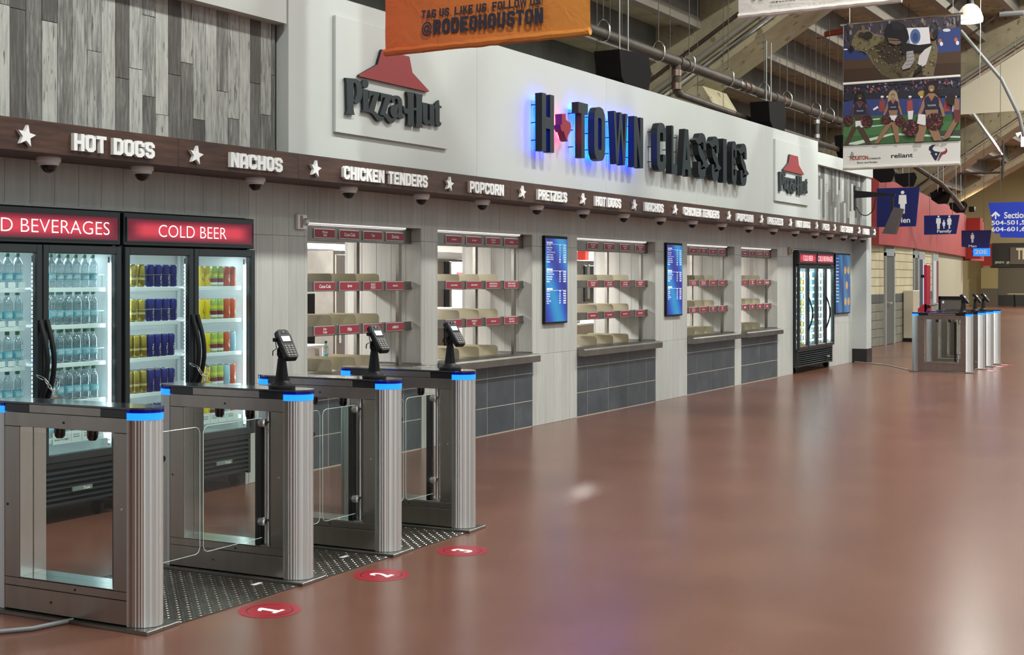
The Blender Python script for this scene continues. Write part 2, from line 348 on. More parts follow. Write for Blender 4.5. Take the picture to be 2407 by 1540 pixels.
CONCS = ramp_mat('concrete_smooth', [(.3, sr('8a8377')), (.7, sr('9d968a'))], .5, (1, 1, 1), .8, 4)
PIPE = ramp_mat('rusty_pipe', [(.3, sr('2e2722')), (.6, sr('44392f')), (.8, sr('5c4a3a'))], 5, (1, 1, 1), .55, 6)
REDW = mat('red_wall', sr('a33e40'), .5, noise=(.6, .06))
BLOCK = ramp_mat('painted_block', [(.3, sr('b5a887')), (.7, sr('c9bd9e'))], 1.5, (1, 1, 1), .7, 5, 0, .08)
BLOCKG = ramp_mat('grey_block', [(.3, sr('6f6a5e')), (.7, sr('857f72'))], 1.5, (1, 1, 1), .7, 5, 0, .08)
BLOCKD = mat('dark_block_band', sr('4f504c'), .65, rand=.1)
TAN = mat('tan_wall', sr('a5946e'), .8, noise=(.4, .06))
# ---------------------------------------------------------------- floor
mb = MB(); mb.add([(-20, -30, 0), (110, -30, 0), (110, 30, 0), (-20, 30, 0)], [(0, 1, 2, 3)], FLOOR); structure(mb, 'floor')
# ---------------------------------------------------------------- concession wall: core
YW = 6.91
OPEN = [(8.655, 10.344), (10.62, 12.49), (13.54, 15.77), (16.83, 18.67), (18.95, 20.63)]
ZT = 2.06
core = MB()
def cw(x0, x1, z0, z1, y1=7.79): core.box((x0, YW, z0), (x1, y1, z1), GREYM)
cw(4.0, 25.0, ZT+.01, 2.36, 7.2)
xs = [(7.93, 8.655), (10.344, 10.62), (12.49, 13.54), (15.77, 16.83), (18.67, 18.95), (20.63, 21.42), (23.5, 24.99)]
for a, b in xs: cw(a, b, 0, ZT+.01)
cw(4.0, 5.15, 0, ZT+.01)
wall = structure(core, 'wall_left')
# cladding planks, each one its own piece
PW = .198; X0G = 5.642 - PW*9
CM = {}
def plank(x0, x1, z0, z1, face='Y', y=0, parent=wall, m=CLAD, th=.010, name='plank', gap=.0022):
    W, Hh = round(x1-x0-gap, 4), round(z1-z0-gap, 4)
    if W < .01 or Hh < .01: return
    k = (W, Hh, face, m.name)
    if k not in CM:
        b = MB()
        if face == 'Y': b.bbox((0, -th, 0), (W, 0, Hh), m, .0012)
        else: b.bbox((-th, 0, 0), (0, W, Hh), m, .0012)
        CM[k] = b.mesh(name)
    return inst(CM[k], name, parent, (x0+gap/2, y, z0+gap/2) if face == 'Y' else (y, x0+gap/2, z0+gap/2))
def clad(x0, x1, z0, z1, y=YW):
    k = math.floor((x0-X0G)/PW)
    while X0G+k*PW < x1-.005:
        a, b = max(x0, X0G+k*PW), min(x1, X0G+(k+1)*PW); k += 1
        cuts = [z0] + [c for c in (.77, 1.94) if z0 < c < z1] + [z1]
        for c0, c1 in zip(cuts, cuts[1:]): plank(a, b, c0, c1, 'Y', y)
clad(5.05, 7.93, ZT, 2.36)
clad(7.93, 8.655, 0, 2.36)
prev = 8.655
for i, (a, b) in enumerate(OPEN):
    clad(a, b, ZT, 2.36)
    nx = OPEN[i+1][0] if i < 4 else 21.42
    clad(b, nx, 0, 2.36)
clad(21.42, 23.5, 2.085, 2.36); clad(23.5, 24.99, 0, 2.36)
for i, (a, b) in enumerate(OPEN):          # planks lining the right jamb of each opening
    for j in range(5):
        for c0, c1 in ((.8, 1.94), (1.94, ZT)):
            plank(6.9+j*.17, 6.9+(j+1)*.17, c0, c1, 'X', b)
for j in range(2): plank(6.9+j*.3, 6.9+(j+1)*.3, 0, ZT, 'X', 23.5)
# soffit of each opening
sf = MB()
for a, b in OPEN + [(4.3, 7.93), (21.42, 23.5)]: sf.box((a, 6.9, ZT), (b, 7.9, ZT+.012), BEIGE)
structure(sf, 'trim_1')
# end pier and its black base, white header above
pr = MB(); pr.box((24.99, 6.63, .26), (25.34, 7.75, 3.6), WHITE); structure(pr, 'wall_end')
pr = MB(); pr.box((24.985, 6.62, 0), (25.35, 7.75, .26), mat('black_base', (.012, .012, .012), .35)); structure(pr, 'baseboard_end')
# ---------------------------------------------------------------- brown beam
bmn = MB(); xx = 4.2; seg = [6.72, 8.0, 9.4, 11.26, 13.2, 15.1, 17.4, 19.2, 21.1, 23.0, 25.08]
tb = structure(MB().add([(4.2, 6.5, 2.37), (25.0, 6.5, 2.37), (25.0, 6.88, 2.37), (4.2, 6.88, 2.37)], [(0, 3, 2, 1)], BEAM), 'trim_2')
a = 4.2
for b in seg:
    o = MB((a, 6.47, 2.355)); o.bbox((a+.001, 6.47, 2.355), (b-.001, 6.90, 2.552), BEAM, .003); o.build('board', tb); a = b
# ---------------------------------------------------------------- weathered plank panels
def weathered(x0, x1, y, z0, z1, w, root, lens, seed):
    rnd = random.Random(seed); x = x0; i = 0
    while x < x1-.01:
        b = min(x+w, x1); z = z0 - rnd.random()*.9
        while z < z1:
            L = lens[rnd.randrange(len(lens))]; c0, c1 = max(z, z0), min(z+L, z1); z += L
            if c1-c0 > .01:
                o = plank(x, b, c0, c1, 'Y', y - rnd.choice((0, .001, .002)), root, WEATH, .012, gap=.003)
        x = b; i += 1
bk = MB(); bk.box((4.0, 6.67, 2.4), (8.0, 6.8, 4.6), BLACKM); wl = structure(bk, 'wall_upper_left'); weathered(5.112-.12*3, 7.955, 6.67, 2.5, 4.2, .1215, wl, (.55, .8, 1.1, 1.4), 3)
bk = MB(); bk.box((21.6, 6.71, 2.4), (25.0, 6.8, 3.6), BLACKM); wr = structure(bk, 'wall_upper_right'); weathered(21.68, 24.98, 6.71, 2.5, 3.53, .12, wr, (.4, .6, .9), 5)
hd = MB(); hd.box((4.0, 6.55, 3.545), (7.96, 6.8, 4.9), WHITE); structure(hd, 'trim_3')
hd = MB(); hd.box((21.66, 6.6, 3.5), (25.34, 6.8, 3.71), WHITE); structure(hd, 'trim_4')
# ---------------------------------------------------------------- white sign board
sb = thing('sign_board', 'long white fascia board above the brown beam carrying the big letters', 'sign board', (7.98, 6.55, 2.552))
for a, b, z in ((7.983, 10.763, 4.9), (10.763, 13.581, 3.865), (13.581, 16.295, 3.865), (16.295, 19.019, 3.865), (19.019, 21.663, 3.865)):
    p = MB((a, 6.55, 2.552)); p.bbox((a+.0015, 6.55, 2.552), (b-.0015, 6.85, 3.865), WHITE, .002); p.build('panel', sb)
# letters of the shop name
DK = mat('dark_letter_face', sr('2a3236'), .5, spec=.2); DKS = mat('dark_letter_side', sr('15191c'), .4, spec=.3)
HALOB = mat('blue_halo', (0, 0, .2), .5, emit=(0, .045, 1.), es=48.); HALOR = mat('red_halo', (.2, 0, 0), .5, emit=(1, .02, .03), es=60.)
REDL = mat('red_letter', sr('8a2c38'), .5, spec=.2); REDS = mat('red_letter_side', sr('6a1c2c'), .4, spec=.3)
FR = frW(0, 0, 6.55)
def bigletter(parent, ch, px0, px1, halo=None, t=.2):
    x0, x1 = onY(px0, 400, 6.42)[0], onY(px1, 400, 6.42)[0]; mb = MB((x0, 6.5, 2.885)); W = x1-x0
    kw = dict(t=t*(.62 if ch in 'W' else 1), c=.16, n=3, w=.6*(1.25 if ch == 'W' else 1), side=DKS)
    if ch == 'I': kw['w'] = .2
    put_glyph(mb, ch, FR, x0, 2.885, W, .59, .135, .055, DK, **kw)
    o = mb.build('letter', parent)
    if halo:
        hb = MB((x0, 6.5, 2.885)); k2 = dict(kw); k2['side'] = None; k2['t'] = kw['t']*.6
        put_glyph(hb, ch, FR, x0+.02, 2.9, W-.04, .56, .052, .042, halo, **k2); hb.build('halo_light', o)
    st = MB((x0, 6.5, 2.885))
    for z in (3.0, 3.18, 3.36): st.tube([(x0+.02, 6.55, z), (x0+.02, 6.49, z)], .006, DKS, 6)
    st.build('stud', o)
t = thing('channel_letter_sign', 'first big dark word of the shop name, lit blue from behind', 'sign', (onY(1275, 400, 6.42)[0], 6.5, 2.885))
for ch, a, b in (('H', 1273, 1301.5), ('T', 1358.5, 1381), ('O', 1396, 1422), ('W', 1442, 1474), ('N', 1489.5, 1511)): bigletter(t, ch, a, b, HALOB)
# outline of the state between H and T
pts = [(520, 520), (615, 520), (617, 600), (640, 620), (680, 632), (735, 655), (742, 700), (748, 760), (735, 800), (700, 850), (690, 900), (692, 955), (660, 930), (640, 870), (612, 800), (580, 820), (545, 790), (520, 735), (485, 690), (520, 690)]
tri = [(600, 520), (662, 520), (664, 610), (700, 640), (735, 655), (746, 730), (738, 800), (700, 860), (690, 910), (694, 955), (668, 920), (650, 860), (628, 790), (612, 806), (590, 770), (575, 690), (602, 688)]
pts = [onY(1230+x/6.697, 190+y/6.697, 6.42) for x, y in tri]
pts = [(x, 3.03+(z-3.03)*1.0) for x, z in pts]
sx0, sx1 = min(p[0] for p in pts), max(p[0] for p in pts); 
mb = MB((sx0, 6.5, 3.0)); mb.prism(pts, .135, REDL, FR, .055, REDS); o = mb.build('state_emblem', t, label='small red emblem shaped like the state map')
cx_ = sum(p[0] for p in pts)/len(pts); cz_ = sum(p[1] for p in pts)/len(pts)
mb = MB((sx0, 6.5, 3.0)); mb.prism([(cx_+(x-cx_)*.85, cz_+(z-cz_)*.85) for x, z in pts], .052, HALOR, FR, .042); mb.build('halo_light', o)
t = thing('channel_letter_sign', 'second big dark word of the shop name, unlit, right of the blue one', 'sign', (onY(1544, 400, 6.42)[0], 6.5, 2.885))
for ch, a, b in (('C', 1543.5, 1565), ('L', 1578, 1591), ('a', 1602, 1624), ('s', 1640, 1659), ('s', 1672.5, 1689), ('I', 1699, 1707.5), ('C', 1719.5, 1731), ('s', 1740, 1754.5)): bigletter(t, ch, a, b)
# ---------------------------------------------------------------- pizza shop logos
def LG(p): return [onY(780+x/7, 130+y/7, 6.49) for x, y in p]
GL = {'emblem': [(826, -98), (1278, 22), (1328, 285), (1602, 585), (1590, 605), (450, 345), (455, 320), (755, 150), (795, 10)],
 'P': [(230, 370), (400, 385), (460, 425), (495, 500), (508, 600), (495, 700), (460, 775), (415, 800), (385, 790), (364, 755), (385, 715), (405, 660), (412, 600), (405, 500), (385, 455), (365, 445), (358, 470), (360, 745), (358, 870), (365, 930), (380, 980), (240, 965), (255, 900), (250, 700), (245, 450), (238, 400)],
 'i': [(510, 550), (602, 570), (605, 760), (612, 915), (640, 940), (505, 925), (520, 885), (515, 700)],
 'dot': ell(553, 474, 53, 69, 16),
 'z': [(612, 578), (800, 612), (745, 750), (700, 915), (730, 940), (770, 985), (820, 1010), (862, 1015), (850, 1055), (815, 1085), (780, 1088), (740, 1060), (700, 1000), (660, 955), (600, 935), (625, 850), (650, 780), (690, 650), (640, 670), (632, 715), (612, 715)],
 'z2': [(808, 618), (990, 655), (985, 700), (935, 800), (890, 950), (920, 970), (960, 1015), (1000, 1040), (1048, 1050), (1040, 1085), (1005, 1115), (970, 1122), (930, 1090), (890, 1030), (850, 995), (795, 975), (810, 920), (850, 800), (880, 690), (835, 700), (822, 755), (806, 755)],
 'a': [(985, 690), (1010, 665), (1060, 660), (1110, 675), (1150, 720), (1160, 800), (1160, 950), (1165, 990), (1185, 1000), (1180, 1035), (1150, 1050), (1115, 1045), (1098, 1022), (1083, 985), (1098, 920), (1096, 850), (1085, 880), (1075, 960), (1083, 990), (1090, 1022), (1050, 1035), (1010, 1025), (980, 980), (965, 920), (975, 850), (1010, 825), (1050, 815), (1085, 800), (1090, 750), (1075, 715), (1050, 710), (1035, 730), (1030, 770), (1000, 780), (985, 740)],
 'H1': [(1235, 598), (1355, 612), (1348, 680), (1350, 1110), (1362, 1168), (1240, 1152), (1252, 1090), (1250, 700)],
 'H2': [(1375, 625), (1495, 650), (1487, 710), (1485, 1130), (1500, 1190), (1380, 1180), (1392, 1115), (1390, 700)],
 'H3': [(1172, 828), (1200, 860), (1250, 880), (1300, 870), (1400, 860), (1400, 910), (1350, 905), (1290, 945), (1230, 965), (1195, 945), (1175, 890)],
 'u': [(1490, 775), (1578, 790), (1576, 1050), (1595, 1085), (1612, 1060), (1612, 850), (1600, 798), (1688, 815), (1690, 1100), (1694, 1155), (1620, 1148), (1610, 1125), (1575, 1142), (1530, 1125), (1500, 1080), (1497, 850)],
 't': [(1700, 800), (1765, 738), (1770, 800), (1775, 830), (1805, 835), (1805, 870), (1775, 870), (1775, 1080), (1785, 1105), (1803, 1105), (1800, 1145), (1770, 1172), (1730, 1165), (1705, 1120), (1703, 880), (1692, 860)]}
LR = mat('logo_red', sr('8c3a3c'), .55, spec=.2); LD = mat('logo_dark', sr('30373a'), .55, spec=.2)
t1 = thing('logo_sign', 'white square sign with red roof and dark script, half behind the orange banner', 'sign', (8.537, 6.53, 2.77))
p = MB((8.537, 6.53, 2.77)); p.bbox((8.537, 6.52, 2.77), (10.208, 6.5495, 3.71), WHITE, .003); p.build('backing_panel', t1)
p = MB((9.3, 6.5, 3.3)); p.prism(LG(GL['emblem']), .05, LR, frW(0, 0, 6.54), .026, LD); p.build('roof_emblem', t1, label='red hat-like roof shape')
for k in (('P',), ('i', 'dot'), ('z',), ('z2',), ('a',), ('H1', 'H2', 'H3'), ('u',), ('t',)):
    q = LG(GL[k[0]]); p = MB((q[0][0], 6.5, q[0][1]))
    for kk in k: p.prism(LG(GL[kk]), .05 + (.0012 if kk == 'H3' else 0), LD, frW(0, 0, 6.54), .026)
    p.build('letter', t1)
dup(t1, (8.537+10.86, 6.53, 2.765), label='small white square sign with red roof and dark script at right end of board')
# ---------------------------------------------------------------- words and stars on the beam
FB = frW(0, 0, 6.47)
WX = [(5.787, 6.472, 'HOT DOGS'), (7.215, 7.786, 'NACHOS'), (8.543, 9.757, 'CHICKEN TENDERS'), (10.462, 11.089, 'POPCORN'), (11.782, 12.416, 'PRETZELS'), (13.094, 13.752, 'HOT DOGS'), (14.414, 14.97, 'NACHOS'),
      (15.632, 16.85, 'CHICKEN TENDERS'), (17.535, 18.196, 'POPCORN'), (18.861, 19.527, 'PRETZELS'), (20.192, 20.895, 'HOT DOGS'), (21.6, 21.957, 'PIZZA'), (22.665, 23.386, 'ICE CREAM'), (24.119, 24.5, 'PIZZA')]
near = ['above the left drink cooler', 'above the beer cooler', 'above the first serving window', 'above the second serving window', 'above the first blue menu screen', 'above the third serving window', 'before the second menu screen',
        'above the fourth serving window', 'right of the fourth window', 'above the fifth window', 'above the far cooler', 'above far cooler, short word', 'above the far twin screens', 'at the far end of the beam']
for (a, b, s_), nr in zip(WX, near):
    t = thing('word_sign', 'white raised block letters on brown beam %s' % nr, 'sign', ((a+b)/2, 6.465, 2.39), group='food words along the brown beam')
    word(t, s_, FB, a, b, 2.39, 2.497, .028, .0005, INK, t=.2, c=.11, gap=.11)
SX = [5.429, 6.87, 8.189, 10.121, 11.467, 12.803, 14.132, 15.35, 17.24, 18.581, 19.916, 21.27, 22.30, 23.85, 24.908]
mb = MB(); mb.prism(star_pts(.068, .42, rot=.16), .026, INK, frW(0, 0, 0), .0005); sm = mb.mesh('star')
for i, x in enumerate(SX):
    nr = 'left of the first word' if i == 0 else 'between the %s and %s words' % (ORD[i-1], ORD[i]) if i < 14 else 'at the far end, after the last word'
    inst(sm, 'beam_star', None, (x, 6.469, 2.446), label='small white raised star on the brown beam %s' % nr, cat='star', group='stars along the brown beam')
# ---------------------------------------------------------------- dome cameras
def dome():
    t = thing('dome_camera', '', 'camera', (0, 0, 0), world=False)
    b = MB(); b.lathe([(0, 0), (.074, 0), (.075, -.004), (.075, -.026), (.072, -.03), (.064, -.031), (.0635, -.047), (.06, -.05), (.052, -.051)], WHITEP, 24); b.build('housing', t)
    b = MB(); b.lathe([(.0505, -.048)] + [(.0505*math.cos(a), -.052-.048*math.sin(a)) for a in [i*PI/16 for i in range(9)]], glass_mat('dome_bubble', (.25, .25, .26), .12, .02), 24); b.build('bubble', t)
    b = MB(); b.lathe([(.0, -.05), (.042, -.05), (.043, -.058), (.036, -.078), (.02, -.09), (0, -.092)], BLACKG, 16); b.build('lens_ball', t)
    return t
d0 = dome(); DX = [5.779, 6.574, 7.73, 8.896, 9.983, 11.046, 12.147, 13.222, 14.285, 15.368, 16.424, 17.503, 18.595, 19.704, 20.774, 21.84, 22.70, 23.55, 24.2, 24.85]
for i, x in enumerate(DX):
    lb = 'white dome camera under brown beam, %s from the left' % ORD[i]
    if i == 0: d0.location = (x, 6.66, 2.355); d0['label'] = lb; d0['group'] = 'dome cameras under the beam'
    else: dup(d0, (x, 6.66, 2.355), label=lb)
def mask(label, x, z, m):
    t = thing('fire_strobe', label, 'alarm', (x, 6.9, z)); b = MB((x, 6.9, z)); b.bbox((x-.06, 6.865, z-.062), (x+.06, 6.9, z+.062), m, .006); b.build('housing', t)
    b = MB((x, 6.9, z)); b.bbox((x-.035, 6.862, z-.05), (x+.0, 6.8655, z+.05), mat('strobe_panel', (.3, .22, .16), .5), .001); b.build('grille', t)
    b = MB((x, 6.9, z)); b.lathe([(0, -.03), (.02, -.028), (.032, -.01), (.034, 0)], glass_mat('strobe_lens', (.8, .8, .8), .3, .1, .2), 14, (x+.028, 6.865, z), ax='y'); b.build('strobe_lens', t)
mask('small white fire strobe on the wall beside the first serving window', 8.55, 2.057, WHITEP); mask('small beige fire strobe on the wall left of the far cooler', 21.2, 2.04, mat('old_plastic', sr('a3927a'), .5))
# ---------------------------------------------------------------- tiled counters, worktops, shelves
TXC = [[8.939, 9.497, 10.055], [10.99, 11.549, 12.107], [13.818, 14.376, 14.933, 15.49], [17.196, 17.742, 18.299], [19.228, 19.777, 20.341]]
WN = ['nearest', 'second', 'third', 'fourth', 'fifth and farthest']
for i, (a, b) in enumerate(OPEN):
    t = thing('tiled_counter', 'counter front of slate-grey tiles under the %s serving window' % WN[i], 'counter', ((a+b)/2, 6.92, 0), group='tiled counters')
    g = MB((a, 6.92, 0)); g.box((a+.001, 6.906, 0), (b-.001, 7.0, .70), GROUT); g.build('grout_bed', t)
    xs = [a] + TXC[i] + [b]
    for x0, x1 in zip(xs, xs[1:]):
        for z0, z1 in ((.006, .281), (.281, .576), (.576, .70)):
            k = ('tile', round(x1-x0, 3), round(z1-z0, 3))
            if k not in CM:
                q = MB(); q.bbox((.004, -.002, .004), (x1-x0-.004, 0, z1-z0-.004), TILE, .0006); CM[k] = q.mesh('tile')
            inst(CM[k], 'tile', t, (x0, 6.906, z0))
    t = thing('countertop', 'stainless worktop slab projecting from the %s serving window' % WN[i], 'counter', ((a+b)/2, 7, .7), group='stainless worktops')
    g = MB((a, 6.8, .7)); pr_ = [(6.8, .702), (6.8, .768), (6.815, .785), (6.9, .789), (7.7, .789), (7.7, .765), (6.9, .702)]
    g.prism([(y, z) for y, z in pr_], 0, STEELD, lambda u, v, w: (a+.004+w, u, v), b-a-.008); g.build('slab', t)
LBL = [[['Minute\nMaid', 'Coca-Cola', 'Cup', 'Doritos'], ['Coca-Cola', 'Sprite', 'ROLD\nGOLD', 'PEANUTS'], ['Diet\nCoke', 'Pibb', 'TOP\nCHIPS', "m&m's"]],
       [['POPCORN', 'POPCORN', 'TURKEY LEG\nCAJUN FRIED', 'PRETZEL'], ['NACHO GRANDE', 'NACHO GRANDE', 'STUFFED TURKEY LEG\nDIRTY RICE & GRAVY', 'STUFFED TURKEY LEG\nWITH MAC & CHEESE'], ['CHEESE\nPIZZA', 'PEPPERONI\nPIZZA', 'THE H DOG', 'THE H DOG W/\nCHILI & CHEESE']],
       [['TOSSED TENDERS\nBUFFALO']*4, ['TOSSED TENDERS\nBOURBON', 'TOSSED TENDERS\nGARLIC PARMESAN', 'TOSSED TENDERS\nGARLIC PARMESAN', 'TOSSED TENDERS\nBOURBON'], ['CHICKEN TENDERS']*4],
       [['PRETZEL', 'TURKEY LEG\nCAJUN FRIED', 'POPCORN', 'POPCORN'], ['STUFFED TURKEY LEG\nWITH MAC & CHEESE', 'STUFFED TURKEY LEG\nDIRTY RICE & GRAVY', 'NACHO GRANDE', 'NACHO GRANDE'], ['THE H DOG W/\nCHILI & CHEESE', 'THE H DOG', 'PEPPERONI\nPIZZA', 'CHEESE\nPIZZA']],
       [['Doritos', 'Cup', 'Coca-Cola', 'Nuts'], ['PEANUTS', 'ROLD\nGOLD', 'Sprite', 'Coca-Cola'], ["m&m's", 'TOP', 'Pibb', 'Coke']]]
PLATE = mat('label_frame', (.62, .6, .6), .3, .6)
for i, (a, b) in enumerate(OPEN):
    e = b - .175; pitch = [.347, .3785, .4505, .37, .34][i]; lw = [.28, .287, .275, .27, .24][i]; nl = 4
    t = thing('serving_rack', 'stainless serving shelf rack with red label plates in the %s serving window' % WN[i], 'shelf', ((a+b)/2, 7.25, .79), group='serving racks')
    L0 = a+.004
    for y in (7.02, 7.5):
        for x in (L0+.03, e-.028): g = MB((x, y, .79)); g.bbox((x-.022, y-.02, .79), (x+.022, y+.02, 2.03), STEELD, .003); g.build('post', t)
    rails = ((1.91, 2.052), (1.483, 1.57), (1.105, 1.195)); xl = [e-.012-lw/2-pitch*(nl-1-q) for q in range(nl)]
    for k, (z0, z1) in enumerate(rails):
        nm = 'header' if k == 0 else 'shelf'; g = MB((L0, 7.0, z0)); g.bbox((L0, 6.985, z0), (e, 7.0, z1), STEELD, .003); g.bbox((e+.001, 7.005, z0+.004), (b-.013, 7.012, z1-.004), STEELD, .002)
        g.box((L0, 7.0, z0+.012 if k else z1-.02), (b-.013, 7.53, z0+.03 if k else z1-.004), STEELD); sh = g.build(nm, t)
        for q in range(nl):
            x = xl[q]; zc = (1.975, 1.527, 1.152)[k]; w_ = min(lw, .3)
            p_ = MB((x, 6.98, zc)); p_.bbox((x-w_/2, 6.972, zc-.04), (x+w_/2, 6.985, zc+.04), PLATE, .002); p_.box((x-w_/2+.004, 6.9705, zc-.034), (x+w_/2-.004, 6.973, zc+.034), RED)
            lines = LBL[i][k][q].split('\n'); Fq = frW(x, zc, 6.9705); logo = lines[0][0].isupper() and not lines[0].isupper() or lines[0] in ("m&m's",) or lines[0] in ('ROLD', 'TOP')
            hh = (.03 if logo else .015); n_ = len(lines)
            if n_ == 2: hh = .021 if logo else .016
            for li, s_ in enumerate(lines):
                asp = text2d(s_, .02)[2]*(.75 if len(s_) > 9 else .9); ww = min(asp*hh, w_*.84); zc2 = (0 if n_ == 1 else (.013 if li == 0 else -.013))
                text(p_, s_, Fq, -ww/2, zc2-hh/2, ww/2, zc2+hh/2, INK, .0008, .02, .12 if logo else 0)
            p_.build('label_plate', t)
    for k, (z, zt) in enumerate(((1.515, 1.637), (1.135, 1.275), (.79, .895))):
        for q in range(3):
            x = (xl[q]+xl[q+1])/2; y0, y1, r = 7.03, 7.62, .035; cs = [(y0, z), (y1, z), (y1, zt-r), (y1-r*.3, zt-r*.3), (y1-r, zt), (y0+r, zt), (y0+r*.5, zt-r*.13), (y0+r*.13, zt-r*.5), (y0, zt-r)]
            g = MB((x, y0, z)); g.prism(cs, 0, KRAFT, lambda u, v, w: (x+w, u, v), .003)
            g.box((x-.02, y0+.01, z), (x, y1-.02, z+.003), KRAFT); g.build('divider', t)
    t = thing('strip_light', 'thin white strip light along the top of the %s serving window' % WN[i], 'light', ((a+b)/2, 7.04, 2.056), group='strip lights over the serving windows')
    g = MB((L0, 7.04, 2.056)); g.bbox((L0, 6.945, 2.0445), (e-.01, 6.99, 2.0595), GREYM, .001); g.build('housing', t)
    g = MB((L0, 7.04, 2.056)); g.box((L0+.01, 6.943, 2.050), (e-.02, 6.9449, 2.0585), TUBE2); g.box((L0+.01, 6.95, 2.042), (e-.02, 6.985, 2.0444), TUBE2); g.build('diffuser', t)
# ---------------------------------------------------------------- kitchen behind the windows
k = MB(); k.box((4.0, 10.4, 0), (25, 10.5, 2.9), mat('kitchen_wall', (.62, .62, .6), .5)); structure(k, 'wall_kitchen')
k = MB(); k.box((8.0, 7.9, 2.3), (25.3, 10.5, 2.4), mat('kitchen_ceiling', (.7, .7, .68), .6)); structure(k, 'ceiling_kitchen')
k = MB(); k.box((7.95, 7.75, 0), (8.05, 10.4, 2.9), mat('kitchen_wall', (.6,)*3)); structure(k, 'wall_kitchen_left')
for i, x in enumerate((9.8, 12.4, 15.2, 18.6, 21)):
    area('kitchen_panel_light', (x, 9.0, 2.28), 1.2, 230, (1, .98, .92), size_y=.5)
for i, (a, b) in enumerate(OPEN): area('window_strip_glow', ((a+b)/2-.1, 7.1, 2.035), b-a-.3, 30, (1, .97, .9), size_y=.06)
WARM = mat('lit_partition', (.74, .7, .62), .6)
def kbox(name, label, cat, a, b, m, extra=()):
    t = thing(name, label, cat, ((a[0]+b[0])/2, (a[1]+b[1])/2, a[2])); g = MB(a); g.bbox(a, b, m, .006); g.build('body', t)
    for nm, a2, b2, m2 in extra: g = MB(a2); g.bbox(a2, b2, m2, .003); g.build(nm, t)
    return t

def kp(px0, px1, py0, py1, Y, dp, floor=False):
    (x0, za), (x1, zb) = onY(px0, py0, Y), onY(px1, py1, Y); zc = onY((px0+px1)/2, py0, Y)[1]
    return (x0, Y, 0 if floor else onY((px0+px1)/2, py1, Y)[1]), (x1, Y+dp, zc)
PG = mat('panel_grey', sr('8d867c'), .5)
a_, b_ = kp(784, 830, 588, 800, 8.7, .6, True); kbox('upright_cabinet', 'tall grey stainless cabinet seen through the nearest serving window', 'cabinet', a_, b_, STEELD, (('door', (a_[0]+.02, 8.68, .1), (b_[0]-.05, 8.699, b_[2]-.05), mat('cabinet_grey', sr('9a948c'), .4, .2)), ('handle', (a_[0]+.05, 8.65, .9), (a_[0]+.07, 8.68, 1.2), GALV)))
a_, b_ = kp(700, 783, 604, 800, 9.45, .05, True); kbox('partition_screen', 'dull grey panel standing behind the nearest serving window', 'panel', a_, b_, PG, (('rail', (a_[0], 9.43, b_[2]+.001), (b_[0], 9.51, b_[2]+.09), BLACK),))
a_, b_ = kp(700, 812, 573, 580, 8.5, .2); kbox('wall_lamp', 'white linear lamp inside the kitchen, seen through nearest window', 'lamp', a_, b_, TUBE, (('cover', (a_[0], 8.5, b_[2]+.001), (b_[0], 8.7, b_[2]+.05), WHITE),))
a_, b_ = kp(690, 765, 812, 820, 8.3, .5); kbox('prep_table', 'white prep table corner behind the nearest serving window', 'table', a_, b_, WHITEP, (('leg', (b_[0]-.12, 8.33, 0), (b_[0]-.06, 8.39, a_[2]), GALV), ('apron', (a_[0], 8.34, .6), (b_[0]-.12, 8.36, a_[2]), WHITEP), ('tray', (a_[0], 8.35, b_[2]+.001), (b_[0]-.3, 8.6, b_[2]+.02), WHITEP)))
a_, b_ = kp(722, 741, 690, 805, 8.6, .05, True); kbox('wire_column', 'black upright mast behind the nearest window, left edge', 'pole', a_, b_, BLACK, (('base', (a_[0]-.03, 8.57, 0), (b_[0]+.03, 8.68, .04), BLACK),))
a_, b_ = kp(1010, 1087, 592, 611, 8.6, .8); kbox('hood', 'white ventilation hood seen through the second serving window', 'hood', a_, b_, WHITEP, (('lip', (a_[0], 8.57, a_[2]-.02), (b_[0], 8.6, a_[2]+.01), STEELD),))
a_, b_ = kp(1010, 1044, 614, 800, 8.8, .6, True); kbox('upright_cabinet', 'dark fridge with black door edge seen through the second serving window', 'cabinet', a_, b_, mat('cab_brown', sr('6b635a'), .45), (('edge', (b_[0]+.002, 8.79, 0), (b_[0]+.11, 8.9, b_[2]), BLACK), ('post', (b_[0]+.2, 8.88, 0), (b_[0]+.29, 8.95, b_[2]), STEELD)))
a_, b_ = kp(1062, 1092, 622, 800, 9.3, .1, True); kbox('cooler_door', 'pale cold-room door with red notice seen through the second serving window', 'door', a_, b_, mat('pale_door', sr('b0aeb0'), .4), (('notice', (a_[0]+.12, 9.28, b_[2]-.3), (a_[0]+.33, 9.3, b_[2]-.1), RED),))
a_, b_ = kp(1010, 1088, 724, 730, 8.3, .5); kbox('prep_shelf', 'thin white shelf behind the second serving window', 'shelf', a_, b_, WHITEP, (('leg', (b_[0]-.12, 8.33, 0), (b_[0]-.07, 8.38, a_[2]), GALV), ('leg', (a_[0]+.02, 8.33, 0), (a_[0]+.07, 8.38, a_[2]), GALV)))
a_, b_ = kp(1357, 1397, 612, 718, 8.8, .5); kbox('warming_cabinet', 'glass-fronted warming cabinet behind the third serving window', 'cabinet', a_, b_, STEELD, (('glass_door', (a_[0]+.22, 8.78, a_[2]+.05), (b_[0]-.03, 8.799, b_[2]-.08), mat('smoked_glass', (.05, .055, .06), .1, coat=.5)), ('handle', (b_[0]-.3, 8.74, a_[2]+.1), (b_[0]-.27, 8.78, a_[2]+.6), GALV)))
